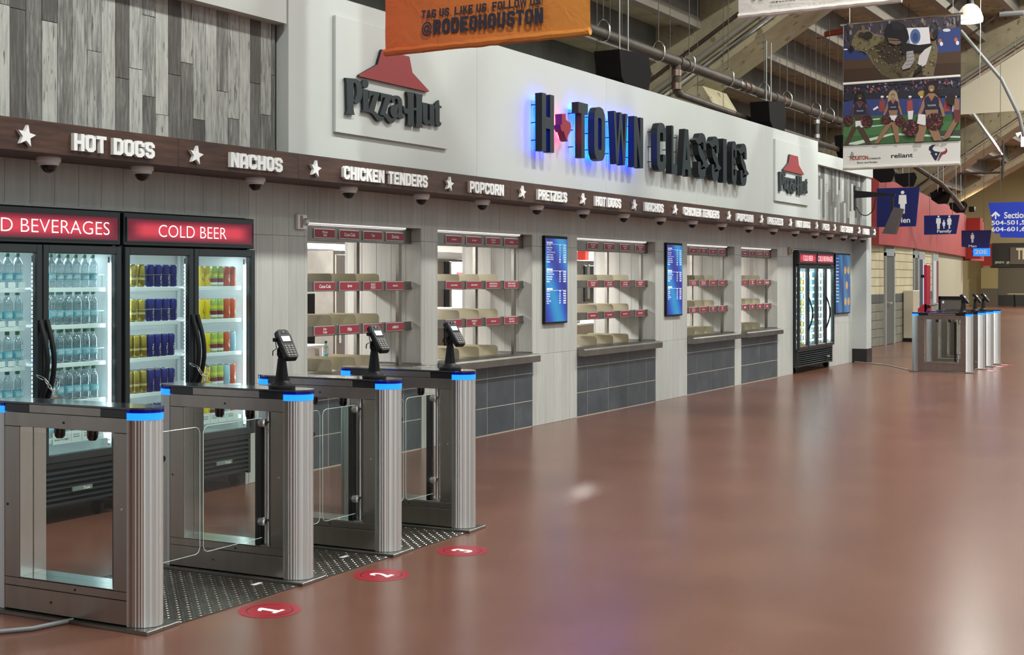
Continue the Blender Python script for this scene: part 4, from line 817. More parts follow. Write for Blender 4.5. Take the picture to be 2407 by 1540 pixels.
def turnstile(label, left=True, right=True, term=True, tabs=False):
    """local frame: x across, y from the entry end backwards, z up"""
    W = .172; H0 = .02; ya, yb, dd = .135, .90, .115; t = thing('turnstile', label, 'turnstile', world=False)
    g = MB(); g.bbox((-.11, -.005, 0), (.0, 1.05, .018), STEELD, .002); g.bbox((.001, -.005, 0), (.11, 1.05, .018), STEELD, .002); g.build('base_plate', t)
    g = MB((0, ya, .03)); g.prism(column(W, ya, dd, -1), .955, STEELC, ZZ, H0); g.build('front_column', t)
    g = MB((0, yb, .03)); g.prism(column(W, yb, dd, 1), .955, STEELC, ZZ, H0); g.build('rear_column', t)
    h = W/2 - .001
    for y, s_ in ((ya, -1), (yb, 1)):
        g = MB((0, y, .955)); g.prism([(x*1.0, y_) for x, y_ in column(W+.002, y, dd+.001, s_, 5, 0)], .988, LEDB, ZZ, .9552); g.build('light_band', t, label='glowing blue light band')
        g = MB((0, y, .988)); g.prism(column(W+.006, y, dd+.004, s_, 5, 0), 1.003, DARKB, ZZ, .9882); g.build('band_cover', t)
    g = MB((0, .5, 1.0)); g.prism(stadium(W+.008, ya, yb, dd+.005, 8), 1.012, mat('glass_top', (.03, .035, .04), .04, coat=1, spec=.9), ZZ, 1.0032); g.build('glass_top', t)
    P = [('upper_panel', (-h, ya+.001, .895), (h, yb-.001, .962)), ('top_trim', (-h, ya+.16, .9635), (h, yb-.16, 1.002)), ('lower_panel', (-h, ya+.001, .025), (h, yb-.001, .135)), ('lower_trim', (-h, ya+.001, .1375), (h, yb-.001, .175)),
         ('front_post', (-h, ya+.001, .1765), (h, ya+.082, .8935)), ('rear_post', (-h, yb-.095, .1765), (h, yb-.001, .8935))]
    for nm, a, b in P: g = MB(a); g.bbox(a, b, STEEL, .0015); g.build(nm, t)
    g = MB((0, ya, .96)); g.bbox((-h, ya, .9635), (h, ya+.159, 1.001), BLACKG, .001); g.build('end_tray', t)
    g = MB((0, yb, .96)); g.bbox((-h, yb-.159, .9635), (h, yb, 1.001), BLACKG, .001); g.build('end_tray', t)
    # lining of the window opening and the infill pane
    y0, y1 = ya+.082, yb-.095
    g = MB((0, y1, .18)); g.bbox((-h+.004, y1-.004, .178), (-.004, y1-.0005, .893), GALV, .001); g.bbox((.004, y1-.004, .178), (h-.004, y1-.0005, .893), GALV, .001); g.bbox((-h+.004, y0, .177), (h-.004, y1-.006, .180), GALV, .001); g.build('lining', t)
    g = MB((0, y0+.05, .18)); g.box((-.003, y0+.05, .18), (.003, y1-.006, .86), GATEG); g.build('infill_pane', t)
    g = MB((0, y0+.05, .18)); g.box((-.0032, y0+.046, .18), (.0032, y0+.05, .86), EDGE); g.build('pane_edge', t)
    for y in (.60, .395):
        g = MB((0, y, .9)); g.lathe([(0, -.052), (.016, -.05), (.024, -.038), (.026, -.02), (.026, 0)], BLACKG, 14, (-.03, y, .894)); g.build('sensor', t)
    sc = MB((0, 0, .5))
    for sx in (-1, 1):
        for y, z in ((.52, .925), (.45, .155), (.60, .08), (ya+.03, .55), (yb-.02, .52)): sc.lathe([(0, -.003), (.0055, -.003), (.0065, -.001), (.0065, .002)], SCREWD if z != .55 else GALV, 8, (sx*(h+.0), y, z), ax='x')
    sc.build('screw', t, kind='stuff')
    g = MB((0, .02, .62)); g.lathe([(0, -.002), (.014, -.002), (.015, 0)], BLACK, 12, (.052, ya-dd*.80, .77), ax='y'); g.build('reader_eye', t)
    for s_, on in ((-1, left), (1, right)):
        if not on: continue
        x = s_*.045; yy = y0+.045
        g = MB((x, yy, .18)); g.tube([(x, yy, .18), (x, yy, .894)], .012, STEELC, 12); g.tube([(x, yy, .80), (x, yy, .894)], .015, STEELC, 12); g.bbox((x-.03, yy-.03, .178), (x+.03, yy+.03, .186), STEELD, .001); g.build('hinge_rod', t)
        g = MB((x, yy+.05, .2)); g.bbox((-.07 if s_ < 0 else .03, yy+.035, .18), (-.03 if s_ < 0 else .07, yy+.07, .85), BLACKG, .002); g.build('motor_cover', t)
        for z in (.315, .835):
            g = MB((x, yy, z)); xo = s_*.095; g.tube([(x, yy, z), (xo, yy-.0, z)], .011, STEELC, 10); g.lathe([(0, -.022), (.014, -.022), (.021, -.016), (.022, 0), (.021, .016), (.014, .022), (0, .022)], STEELC, 16, (xo, yy, z), ax='y'); g.build('clamp', t)
    if term:
        bx, by = .0, .175
        k = thing('payment_terminal', 'black payment terminal standing on a ' + label.replace('stainless ', ''), 'payment terminal', (bx, by, 1.0125), world=False)
        return t, True
    return t, False
def gate(label, x0, x1, y):
    """clear gate leaf from the clamp x0 to the middle of the lane x1"""
    t = thing('gate_leaf', label, 'gate', (x0, y, .23), group='clear gate leaves'); s_ = 1 if x1 > x0 else -1; r = .03
    pl = [(x0, .23), (x1-s_*r, .23), (x1-s_*r*.3, .23+r*.3), (x1, .23+r), (x1, .86-r), (x1-s_*r*.3, .86-r*.3), (x1-s_*r, .86), (x0, .86)]
    g = MB((x0, y, .23)); g.prism(pl, .004, GATEG, frW(0, 0, y), -.004); g.build('pane', t)
    g = MB((x0, y, .23)); g.tube([(u, y-.004, v) for u, v in pl], .0018, EDGE, 5); g.build('edge', t); return t
KEY = mat('key_grey', sr('6b645e'), .5); LCD = mat('terminal_screen', sr('b9c6c8'), .2, emit=sr('a8b8bb'), es=.35)
def terminal(label, loc, rz, yaw=0):
    t = thing('payment_terminal', label, 'payment terminal', loc, rz, world=False)
    g = MB(); g.lathe([(0, 0), (.07, 0), (.072, .006), (.07, .016), (.058, .022), (.04, .038), (.036, .042), (0, .042)], BLACK, 24); g.build('foot', t)
    g = MB(); g.lathe([(.036, .04), (.022, .16), (.0, .161)], BLACK, 8, smooth=False); g.build('pole', t)
    g = MB(); g.lathe([(0, -.026), (.018, -.02), (.026, 0), (.018, .02), (0, .026)], BLACK, 14, (0, 0, .178)); g.tube([(-.03, .0, .185), (.03, .0, .185)], .012, BLACK, 8); g.lathe([(0, .026), (.022, .028), (.024, .036), (.02, .044), (0, .044)], BLACK, 12, (-.006, -.03, .2), ax='y'); g.tube([(0, 0, .18), (0, -.03, .225)], .018, BLACK, 8); g.build('ball_joint', t)
    a = math.radians(52); up = Vector((0, math.cos(a), math.sin(a))); nrm = Vector((0, -math.sin(a), math.cos(a))); c = Vector((0, -.045, .225)); ry = Matrix.Rotation(yaw, 3, 'Z')
    fr = lambda u, v, w_: tuple(ry @ (c + (Vector((1, 0, 0))*u + up*v + nrm*w_)*.92))
    body = [(-.030, -.095), (.030, -.095), (.041, -.082), (.044, -.02), (.046, .06), (.036, .1), (.02, .108), (-.02, .108), (-.036, .1), (-.046, .06), (-.044, -.02), (-.041, -.082)]
    g = MB(fr(0, 0, 0)); g.prism([(u*.88, v*.96) for u, v in body], .022, BLACK, fr, -.018); g.prism(body, .017, BLACK, fr, -.012); g.prism([(-.03, .07), (.03, .07), (.022, .115), (-.022, .115)], -.01, BLACK, fr, -.035); o = g.build('body', t)
    g = MB(fr(0, 0, 0)); g.prism([(-.030, .012), (.030, .012), (.032, .062), (-.032, .062)], .0235, BLACKG, fr, .021); g.prism([(-.026, .02), (.026, .02), (.028, .056), (-.028, .056)], .0242, LCD, fr, .0234); g.build('screen', t)
    g = MB(fr(0, 0, 0)); g.prism([(-.02, .076), (.02, .076), (.014, .092), (-.014, .092)], .0234, BLACKG, fr, .021); g.prism([(-.005, .082), (.005, .082), (.004, .088), (-.004, .088)], .0242, mat('lens_pink', sr('c08070'), .3), fr, .0233); g.build('reader_head', t)
    g = MB(fr(0, 0, 0))
    for r_ in range(4):
        for q in range(3): u, v = -.02+q*.02, -.012-r_*.0155; g.prism([(u-.0075, v-.005), (u+.0075, v-.005), (u+.0075, v+.005), (u-.0075, v+.005)], .0245, KEY, fr, .021)
    for q, cc in enumerate(('b02a2a', 'b8a53a', '3a8a4a')): u, v = -.02+q*.02, -.076; g.prism([(u-.0075, v-.005), (u+.0075, v-.005), (u+.0075, v+.005), (u-.0075, v+.005)], .0245, KEY, fr, .021)
    g.build('key', t, kind='stuff')
    g = MB(fr(0, 0, 0)); g.tube([fr(-.05, .05, -.01), fr(-.056, .0, -.02), (-.052, .02, .2), (-.04, .03, .175)], .0028, BLACK, 6); g.bbox(tuple(x-.008 for x in fr(-.05, .052, -.01)), tuple(x+.012 for x in fr(-.05, .052, -.01)), BLACK, .002); g.build('cable', t)
    return t
def tstile(label, cx, cy, rz, left, right): 
    t, _ = turnstile(label, left, right, False); t.location = (cx, cy, 0); t.rotation_euler = (0, 0, rz); return t
RZ = math.radians(3.2)
TX = [4.435, 5.53, 6.35, 7.175]; TN = ['nearest stainless turnstile, bare glass top without a terminal', 'second stainless turnstile, carrying a terminal, before the beer cooler', 'third stainless turnstile from the left of the near row', 'fourth stainless turnstile, right end of the near row']
for i, x in enumerate(TX): tstile(TN[i], x, 4.365, RZ, i > 0, i < 3)
def loc_on(x, u, v): return (x + u*math.cos(RZ) - v*math.sin(RZ), 4.365 + u*math.sin(RZ) + v*math.cos(RZ))
for i, (nm, v) in enumerate((('second', .20), ('third', .19), ('fourth', .19))):
    p = loc_on(TX[i+1], -.01, v); terminal('black payment terminal on a pole on the %s turnstile of the near row' % nm, (p[0], p[1], 1.0125), RZ, math.radians((-22, -20, -18)[i]))
for i in range(3):
    yl = 4.365+.262; mid = (TX[i]+TX[i+1])/2 - .02; dy = math.sin(RZ)*.09
    gate('clear gate leaf on the right side of the %s turnstile' % ('nearest', 'second', 'third')[i], TX[i]+.09, mid-.012, yl)
    gate('clear gate leaf on the left side of the %s turnstile' % ('second', 'third', 'fourth')[i], TX[i+1]-.115, mid+.012, yl)
# tread plates between the turnstiles
TREAD = mat('tread_steel', sr('7a7670'), .36, 1, noise=(4, .25), bump=(30, .1, .001)); DIA = mat('tread_diamond', sr('9a958d'), .25, 1)
def tread(x0, x1, y0, y1, label, sh=0.):
    t = thing('tread_plate', label, 'floor plate', ((x0+x1)/2, (y0+y1)/2, 0), group='tread plates'); g = MB((x0, y0, 0)); s_ = -math.tan(RZ)
    g.add([(x0, y0, 0), (x1, y0, 0), (x1+s_*(y1-y0), y1, 0), (x0+s_*(y1-y0), y1, 0), (x0, y0, .006), (x1, y0, .006), (x1+s_*(y1-y0), y1, .006), (x0+s_*(y1-y0), y1, .006)], [(0, 3, 2, 1), (4, 5, 6, 7), (0, 1, 5, 4), (1, 2, 6, 5), (2, 3, 7, 6), (3, 0, 4, 7)], TREAD); g.build('plate', t)
    g = MB((x0, y0, .006)); SP = .034; ny = int((y1-y0)/SP); nx = int((x1-x0)/SP)
    for i in range(nx):
        for j in range(ny):
            x, y = x0+.017+i*SP, y0+.017+j*SP; a = PI/4 if (i+j) % 2 else -PI/4; x += s_*(y-y0); ca, sa = math.cos(a), math.sin(a); L_, B_ = .0125, .0042
            pt = lambda u, v, z: (x+u*ca-v*sa, y+u*sa+v*ca, z)
            g.add([pt(-L_, 0, .006), pt(0, -B_, .006), pt(L_, 0, .006), pt(0, B_, .006), pt(-L_*.4, 0, .0082), pt(L_*.4, 0, .0082)], [(0, 1, 4), (1, 5, 4), (1, 2, 5), (2, 3, 5), (3, 4, 5), (3, 0, 4)], DIA)
    g.build('raised_diamond', t, kind='stuff', wn=False)
tread(4.548, 5.415, 4.372, 5.42, 'steel diamond tread plate between the nearest and second turnstiles'); tread(5.645, 6.235, 4.372, 5.42, 'steel diamond tread plate between the second and third turnstiles'); tread(6.465, 7.06, 4.372, 5.42, 'steel diamond tread plate between the third and fourth turnstiles')
for px, py, nm in ((604, 1373, 'nearest'), (810, 1309, 'middle')):
    x, y = onZ(px, py, .008); b = MB((x, y, .0085)); b.box((x-.035, y-.014, .0086), (x+.03, y+.014, .0095), WHITEP); b.build('paper_label', None, 'small white paper label lying on the %s tread plate' % nm, 'label')
# floor stickers
SRED = mat('sticker_red', sr('93222f'), .35); SWH = mat('sticker_white', sr('efeae6'), .4); SBK = mat('sticker_dark', sr('3a1a20'), .4)
for px, py, s_ in ((634, 1435, '1'), (896, 1352, '2'), (1087, 1295, '3')):
    x, y = onZ(px, py); t = thing('floor_sticker', '%s round red floor sticker, white number %s' % ({'1': 'nearest', '2': 'middle', '3': 'farthest'}[s_], s_), 'sticker', (x, y, 0)); Fz = frF(x, y, 0)
    b = MB((x, y, 0)); b.prism(ell(0, 0, .150, .150, 40), .0012, SRED, Fz, .0002); b.build('disc', t)
    b = MB((x, y, 0)); 
    for a0, a1 in ((.2, 2.9), (3.4, 6.0)):
        for i in range(20):
            p0, p1 = a0+(a1-a0)*i/20, a0+(a1-a0)*(i+1)/20; wd = .006*math.sin(PI*(i+.5)/20)+.001; b.prism([(.108*math.cos(p0), .108*math.sin(p0)), ((.108+wd)*math.cos(p0), (.108+wd)*math.sin(p0)), ((.108+wd)*math.cos(p1), (.108+wd)*math.sin(p1)), (.108*math.cos(p1), .108*math.sin(p1))], .0015, SBK, Fz)
    b.build('ring', t)
    b = MB((x, y, 0))
    if s_ == '1': b.prism([(-.036, -.062), (.04, -.062), (.04, -.04), (.016, -.04), (.016, .066), (-.006, .066), (-.036, .045), (-.036, .024), (-.014, .034), (-.014, -.04), (-.036, -.04)], .0016, SWH, Fz)
    else: text(b, s_, Fz, -.034, -.065, .034, .065, SWH, .0016, .035)
    b.build('number', t)
x0, y0 = onZ(152, 1462, .012); x1, y1 = onZ(75, 1478, .012); x2, y2 = onZ(-10, 1486, .012)
b = MB((x0, y0, .012)); b.tube([(x0+.04, y0-.01, .012), (x0, y0, .012), (x1, y1, .012), (x2, y2, .012), (x2-.5, y2+.3, .012)], .0115, mat('conduit_grey', sr('77787c'), .4), 12); b.build('conduit', None, 'grey plastic conduit on the floor leading to the nearest turnstile', 'pipe')
# far row of turnstiles
FX = [23.14, 24.21, 24.97, 25.71]
for i, x in enumerate(FX):
    t, _ = turnstile('far turnstile, %s of the distant row beyond the wall' % ('nearest', 'second', 'third', 'last')[i], i > 0, i < 3, False); t.location = (x, 4.33, 0); t.rotation_euler = (0, 0, RZ)
    if i < 3: terminal('small black payment terminal on the %s turnstile of the far row' % ORD[i], (x-.01, 4.52, 1.0125), RZ, -.3)
    if i < 3: gate('clear gate leaf in the %s lane of the far row' % ORD[i], x+.09, FX[i+1]-.1, 4.6)
b = MB((25.3, 6.4, .01)); p = [(25.0, 6.86, .012), (24.4, 6.1, .012), (23.3, 5.45, .012)]; b.tube(p, .012, GALV, 8); b.build('conduit', None, 'thin steel conduit on the floor from end pier to the far turnstiles', 'pipe')
for i, (px, py) in enumerate(((2328, 872), (2350, 862), (2362, 858))):
    x, y = onZ(px, py); b = MB((x, y, 0)); b.prism(ell(0, 0, .15, .15, 24), .0012, SRED, frF(x, y, 0), .0002); b.prism(ell(0, 0, .04, .06, 12), .0014, SWH, frF(x, y, 0)); b.build('floor_sticker', None, 'small red floor sticker before the %s far turnstile lane' % ORD[i], 'sticker')
# ---------------------------------------------------------------- stadium structure overhead
# seating rises toward -y: stepped precast slabs on sloping raker beams
X0C, X1C = -14, 95
def stepz(k): return 5.88 + .505*k
def stepy(k): return 8.53 - .81*k
for bay, (xa, xb) in enumerate(((-14, 21.4), (22.6, 34.0), (35.2, 42), (43.2, 52.0))):
    t = tag(D.objects.new('ceiling_bay', None), kind='structure'); COL.objects.link(t); t.name = 'ceiling'; WPOS[t.name] = Vector((0, 0, 0)); KIDS[t.name] = []
    for k in range(-6, 16):
        y, z = stepy(k), stepz(k); dp = 1.0
        b = MB(((xa+xb)/2, y, z)); b.box((xa, y, z), (xb, y+.16, z+.18), CONCS); b.box((xa, y+.02, z+.18), (xb, y+.16, z+.66), CONCD); b.box((xa, y+.16, z+.1), (xb, y+.81, z+.2), CONC); b.build('seating_step', t)
def raker(xa, xb, pa, pb, depth, ylo, yhi, nm='ceiling_raker'):
    s_ = (pb[1]-pa[1])/(pb[0]-pa[0]); f = lambda y: pa[1] + s_*(y-pa[0])
    b = MB((xa, pa[0], pa[1])); b.prism([(ylo, f(ylo)), (yhi, f(yhi)), (yhi, f(yhi)+depth), (ylo, f(ylo)+depth)], 0, CONC, lambda u, v, w: (xa+w, u, v), xb-xa)
    o = structure(b, nm)
    return o, f
R1, f1 = raker(21.4, 22.6, (8.80, 4.83), (7.0, 5.95), 1.5, 12.5, -5)
R2, f2 = raker(34, 35.2, (6.67, 6.2), (5.21, 7.08), 3.4, 14, -5)
R3, f3 = raker(42, 43.2, (8.49, 4.90), (6.475, 6.23), 4.6, 14, -5)
R4, f4 = raker(52, 53.2, (10.1, 4.75), (8.0, 5.93), 5., 16, -5)
b = MB(); b.box((53.3, -20, 12.5), (82, 18, 12.8), CONC); structure(b, 'ceiling_far_added')  # flat roof added to keep sky light out past the last beam
for xa, y, h in ((21.4, 9.2, 4.6), (34, 10.5, 4.5), (42, 10.5, 4.2), (52, 12.5, 4.2)):
    b = MB((xa, y, 0)); b.prism([(y, 0), (y+1.4, 0), (y+1.4, h), (y+.9, h+.3), (y-.7, h+.3), (y-1.0, h-.2), (y-1.0, h-.75), (y-.6, h-1.1), (y, h-1.3)], 0, CONC, lambda u, v, w: (xa+.02+w, u, v), 1.16); structure(b, 'column')
# conduits strapped to the lower edge of the first three rakers
for nm, X, f, offs in (('first', 21.4, f1, (.17, .36, .62)), ('second', 34, f2, (.12, .3)), ('third', 42, f3, (.22,)), ('fourth', 52, f4, (.25,))):
    for i, o_ in enumerate(offs):
        r_ = (.045, .055, .03)[i]; b = MB((X-.06, 7, f(7)+o_)); ya_, yb_ = (9.5, 2.5)
        b.tube([(X-.07, ya_, f(ya_)+o_), (X-.07, yb_, f(yb_)+o_)], r_, CONCS if i == 1 else PIPE if i == 2 else GALV, 8)
        for yy in (9, 7.2, 5.4, 3.6): b.tube([(X, yy, f(yy)+o_-.06), (X-.13, yy, f(yy)+o_-.06), (X-.13, yy, f(yy)+o_+.06), (X, yy, f(yy)+o_+.06)], .008, GALV, 5)
        b.build('conduit_run', None, '%s conduit strapped along the %s sloping concrete beam' % (('lowest', 'thick pale', 'upper rusty')[i], nm), 'pipe', 'conduits along the sloping beams')
# pale infill sheet hung under the second raker
b = MB((33.9, 6.7, 5.63)); b.prism([(6.72, 5.63), (6.72, 6.24), (2.2, 8.9), (2.2, 5.66)], 0, mat('pale_sheet', sr('d8cfb8'), .7, noise=(.5, .04)), lambda u, v, w: (33.95+w, u, v), .02)
b.build('hanging_sheet', None, 'large pale sheet hanging under the sloping beam at right', 'sheet')
# ---------------------------------------------------------------- pipes above the board
PY = 7.4
def z_at(px, py): return onY(px, py, PY)
main = [(6.0, 4.70)] + [z_at(*p) for p in ((1400, 75), (1545, 123), (1640, 163), (1735, 192), (1830, 230), (1900, 263), (1985, 303))]
main = [(x, 4.70 - (x-15)*.002) for x, z in main] + [(28.5, 4.62)]
t = thing('drain_pipe', 'thick rusty brown pipe running above the white board', 'pipe', (15, PY, 4.7)); b = MB((15, PY, 4.7)); b.tube([(x, PY, z) for x, z in main], .078, PIPE, 14); b.build('pipe_run', t)
for px in (1596, 1614, 1735, 1748, 1760, 1790, 1820, 1838, 1900, 1925, 1962, 1975):
    x = onY(px, 200, PY)[0]; z = 4.7-(x-15)*.002; b = MB((x, PY, z)); w_ = .055 if px not in (1748, 1760) else .075; b.lathe([(.0785, -w_), (.09, -w_), (.092, 0), (.09, w_), (.0785, w_)], mat('coupling_copper', sr('8a7468'), .35, .8) if px in (1748, 1760, 1838) else GALV if px % 2 else PIPE, 14, (x, PY, z), ax='x'); b.build('coupling', t)
x = onY(1590, 200, PY)[0]; zl = 4.24
t2 = thing('branch_pipe', 'thinner pipe dropping from the big pipe and running behind the board top', 'pipe', (x, PY, zl)); b = MB((x, PY, zl)); b.tube([(x, PY, 4.66), (x, PY, zl+.1), (x+.03, PY, zl+.03), (x+.12, PY, zl)], .062, PIPE, 12); b.build('drop', t2)
b = MB((x, PY, zl)); b.tube([(x+.1, PY, zl), (21.0, PY, 4.17), (27.8, PY, 4.1)], .052, PIPE, 12); b.build('pipe_run', t2)
for z in (4.53, 4.34): b = MB((x, PY, z)); b.lathe([(.063, -.05), (.072, -.045), (.072, .045), (.063, .05)], mat('coupling_copper', (0,)*3), 12, (x, PY, z)); b.build('coupling', t2)
for px, nm in ((1830, 'middle'), (1920, 'right')):
    x = onY(px, 250, PY)[0]; t3 = thing('pipe_drop', 'short vertical pipe under the big pipe, %s one' % nm, 'pipe', (x, PY, 4.2)); b = MB((x, PY, 4.2)); b.tube([(x, PY, 4.62), (x, PY, 4.16)], .05, PIPE, 10); b.build('pipe', t3)
    for z in (4.52, 4.25): b = MB((x, PY, z)); b.lathe([(.051, -.04), (.058, -.035), (.058, .035), (.051, .04)], GALV, 12, (x, PY, z)); b.build('coupling', t3)
HG = [(1418, 0, 'main'), (1548, 0, 'main'), (1620, 0, 'main'), (1712, 0, 'main'), (1796, 0, 'main'), (1850, 0, 'main'), (1918, 0, 'main'), (1950, 0, 'main')]
for i, (px, _, k_) in enumerate(HG):
    x = onY(px, 150, PY)[0]; z = 4.7-(x-15)*.002; t = thing('pipe_hanger', 'thin hanger rod and ring holding the big pipe, %s from the left' % ORD[i], 'hanger', (x, PY, z), group='pipe hangers')
    b = MB((x, PY, z)); b.tube([(x, PY, z+.2), (x, PY, stepz(1)+.2)], .0065, RODM, 6); b.build('rod', t)
    b = MB((x, PY, z)); b.tube([(x, PY-.05, z+.17), (x, PY-.09, z+.1), (x, PY-.092, z), (x, PY-.06, z-.07), (x, PY, z-.093), (x, PY+.06, z-.07), (x, PY+.092, z), (x, PY+.09, z+.1), (x, PY+.05, z+.17), (x, PY, z+.2)], .009, GALV, 6, closed=True); b.build('clevis', t)
rnd = random.Random(11)
for i, (px, zl_) in enumerate(((1403, 4.3), (1434, 4.3), (1462, 4.3), (1575, 4.3), (1640, 4.25), (1700, 4.25), (1833, 4.2), (1868, 4.1), (1892, 4.1), (1905, 4.15), (1930, 4.1), (1943, 4.1), (1970, 4.1), (1980, 4.1))):
    y = 7.9 if i % 2 else 7.6; x = onY(px, 150, y)[0]; b = MB((x, y, zl_)); b.tube([(x, y, zl_), (x, y, stepz(1)+.1)], .0045, RODM, 5); b.build('hanger_rod', None, 'thin steel rod hanging from the concrete above the board, %s from the left' % ORD[i], 'rod', 'bare rods above the board')
# black loudspeakers / floodlights
def flood(label, x, y, z, s_=1., rz=0., sup=1.2):
    t = thing('loudspeaker', label, 'loudspeaker', (x, y, z), rz, world=False); b = MB()
    b.prism([(-.42, .17), (.34, .22), (.42, .02), (.3, -.3), (-.08, -.32), (-.36, -.12)], .30, mat('speaker_black', (.007, .006, .006), .75, spec=.1), lambda u, v, w: (u*s_, (w-.15)*s_, v*s_), 0); b.build('housing', t)
    b = MB(); b.prism([(.345, .2), (.41, .03), (.302, -.27), (.29, -.25), (.33, .18)], .27, mat('speaker_grille', (.006, .007, .015), .85, spec=.1), lambda u, v, w: (u*s_+.012, (w-.15)*s_, v*s_), .03); b.build('grille', t)
    b = MB(); b.tube([(-.1*s_, 0, .2*s_), (-.1*s_, 0, sup)], .012, GALV, 6); b.tube([(.12*s_, 0, .2*s_), (.12*s_, 0, sup)], .012, GALV, 6); b.build('bracket', t); return t
x, z = onY(1465, 168, 7.1); flood('large black loudspeaker above the board, left of the pipe drop', x, 7.1, z, 1.15)
x, z = onY(1806, 272, 7.1); flood('black loudspeaker hanging above the board behind the pipes', x, 7.1, z, 1.05)
x, z = onY(1990, 340, 7.3); flood('black loudspeaker half hidden behind the photo banner', x, 7.3, z, .9)
# ---------------------------------------------------------------- banners
def banner_mesh(X, y0, y1, z0, z1, m, hem, amp, seed, nx=24, nz=20):
    """hanging cloth in a plane across the concourse, slightly wrinkled; y0 > y1"""
    rnd = random.Random(seed); ph = [rnd.random()*6 for _ in range(6)]; b = MB((X, (y0+y1)/2, z0)); vs = []
    def off(u, v): return amp*(math.sin(9*u+ph[0]+2*v)*.5 + math.sin(23*u+7*v+ph[1])*.25 + math.sin(31*v+ph[2]+5*u)*.25 + .5*math.sin(3*v+ph[3]))
    for i in range(nx+1):
        for j in range(nz+1):
            u, v = i/nx, j/nz; vs.append((X+off(u, v), y0+(y1-y0)*u, z0+(z1-z0)*v))
    for i in range(nx+1):
        for j in range(nz+1): p = vs[i*(nz+1)+j]; vs.append((p[0]+.004, p[1], p[2]))
    n = (nx+1)*(nz+1); fs = []
    for i in range(nx):
        for j in range(nz): a = i*(nz+1)+j; fs.append((a, a+nz+1, a+nz+2, a+1)); fs.append((a+n, a+1+n, a+nz+2+n, a+nz+1+n))
    b.add(vs, fs, m, True); return b, off
OR = D.materials.new('orange_cloth'); OR.use_nodes = True
def cloth_grad(m, stops, bumpS=.35, rough=.55, axis=1):
    nt = m.node_tree; b = nt.nodes['Principled BSDF']; L = nt.links.new; tc = nt.nodes.new('ShaderNodeTexCoord'); sp = nt.nodes.new('ShaderNodeSeparateXYZ'); L(tc.outputs['Generated'], sp.inputs[0])
    cr = nt.nodes.new('ShaderNodeValToRGB'); cr.color_ramp.elements[0].color = (*stops[0], 1); cr.color_ramp.elements[1].color = (*stops[1], 1); L(sp.outputs[axis], cr.inputs[0]); L(cr.outputs[0], b.inputs['Base Color']); b.inputs['Roughness'].default_value = rough
    n = nt.nodes.new('ShaderNodeTexNoise'); n.inputs['Scale'].default_value = 7; n.inputs['Detail'].default_value = 6; n.inputs['Distortion'].default_value = 1.2; L(tc.outputs['Object'], n.inputs['Vector'])
    bp = nt.nodes.new('ShaderNodeBump'); bp.inputs['Strength'].default_value = bumpS; bp.inputs['Distance'].default_value = .03; L(n.outputs[0], bp.inputs['Height']); L(bp.outputs[0], b.inputs['Normal'])
cloth_grad(OR, (sr('c98236'), sr('c4582c')))
def banner(X, corners, z1, m, label, hem_m, seed, amp=.012, tr=.0):
    (yl, zl_), (yr, zr) = onX(*corners[0], X), onX(*corners[1], X); zb = (zl_+zr)/2; t = thing('hanging_banner', label, 'banner', (X, (yl+yr)/2, zb))
    b, off = banner_mesh(X, yl, yr, zb, z1, m, 0, amp, seed); b.build('cloth', t)
    rnd = random.Random(seed+1); b = MB((X, (yl+yr)/2, zb)); pts = [(X-.004+rnd.uniform(-.003, .003), yl+(yr-yl)*i/30, zb+.03+rnd.uniform(-.003, .003)) for i in range(31)]
    b.tube(pts, [.03+rnd.uniform(-.004, .003) for _ in pts], hem_m, 8); b.build('hem', t, label='padded bottom hem')
    b = MB((X, yl, z1)); b.tube([(X, yl+.04, z1), (X, yr-.04, z1)], .014, GALV, 8)
    for y in (yl-.1, yr+.1): b.tube([(X, y, z1), (X, y, z1+1.2)], .004, GALV, 5)
    b.build('top_bar', t); return t, yl, yr, zb
NAVY = mat('print_navy', sr('26263a'), .6)
XO = 8.5; t, yl, yr, zb = banner(XO, ((906, 127), (1388, 90)), 5.2, OR, 'orange banner hanging in front of the white board, dark lettering', OR, 3)
def bt(parent, body, px0, py0, px1, py1, X, m, h0=None, bold=0., nm='printed_text', d=.022):
    """words on a banner: bottom-left pixel, top-right pixel of the line taken back onto the banner's plane"""
    ya, za = onX(px0, py0, X); yb, zb_ = onX(px1, py1, X); b = MB((X-.02, ya, za)); text(b, body, frX(X, ya, za), 0, 0, ya-yb, zb_-za, m, d, bold); return b.build(nm, parent)
def onb(px, py, X): return onX(px, py, X)
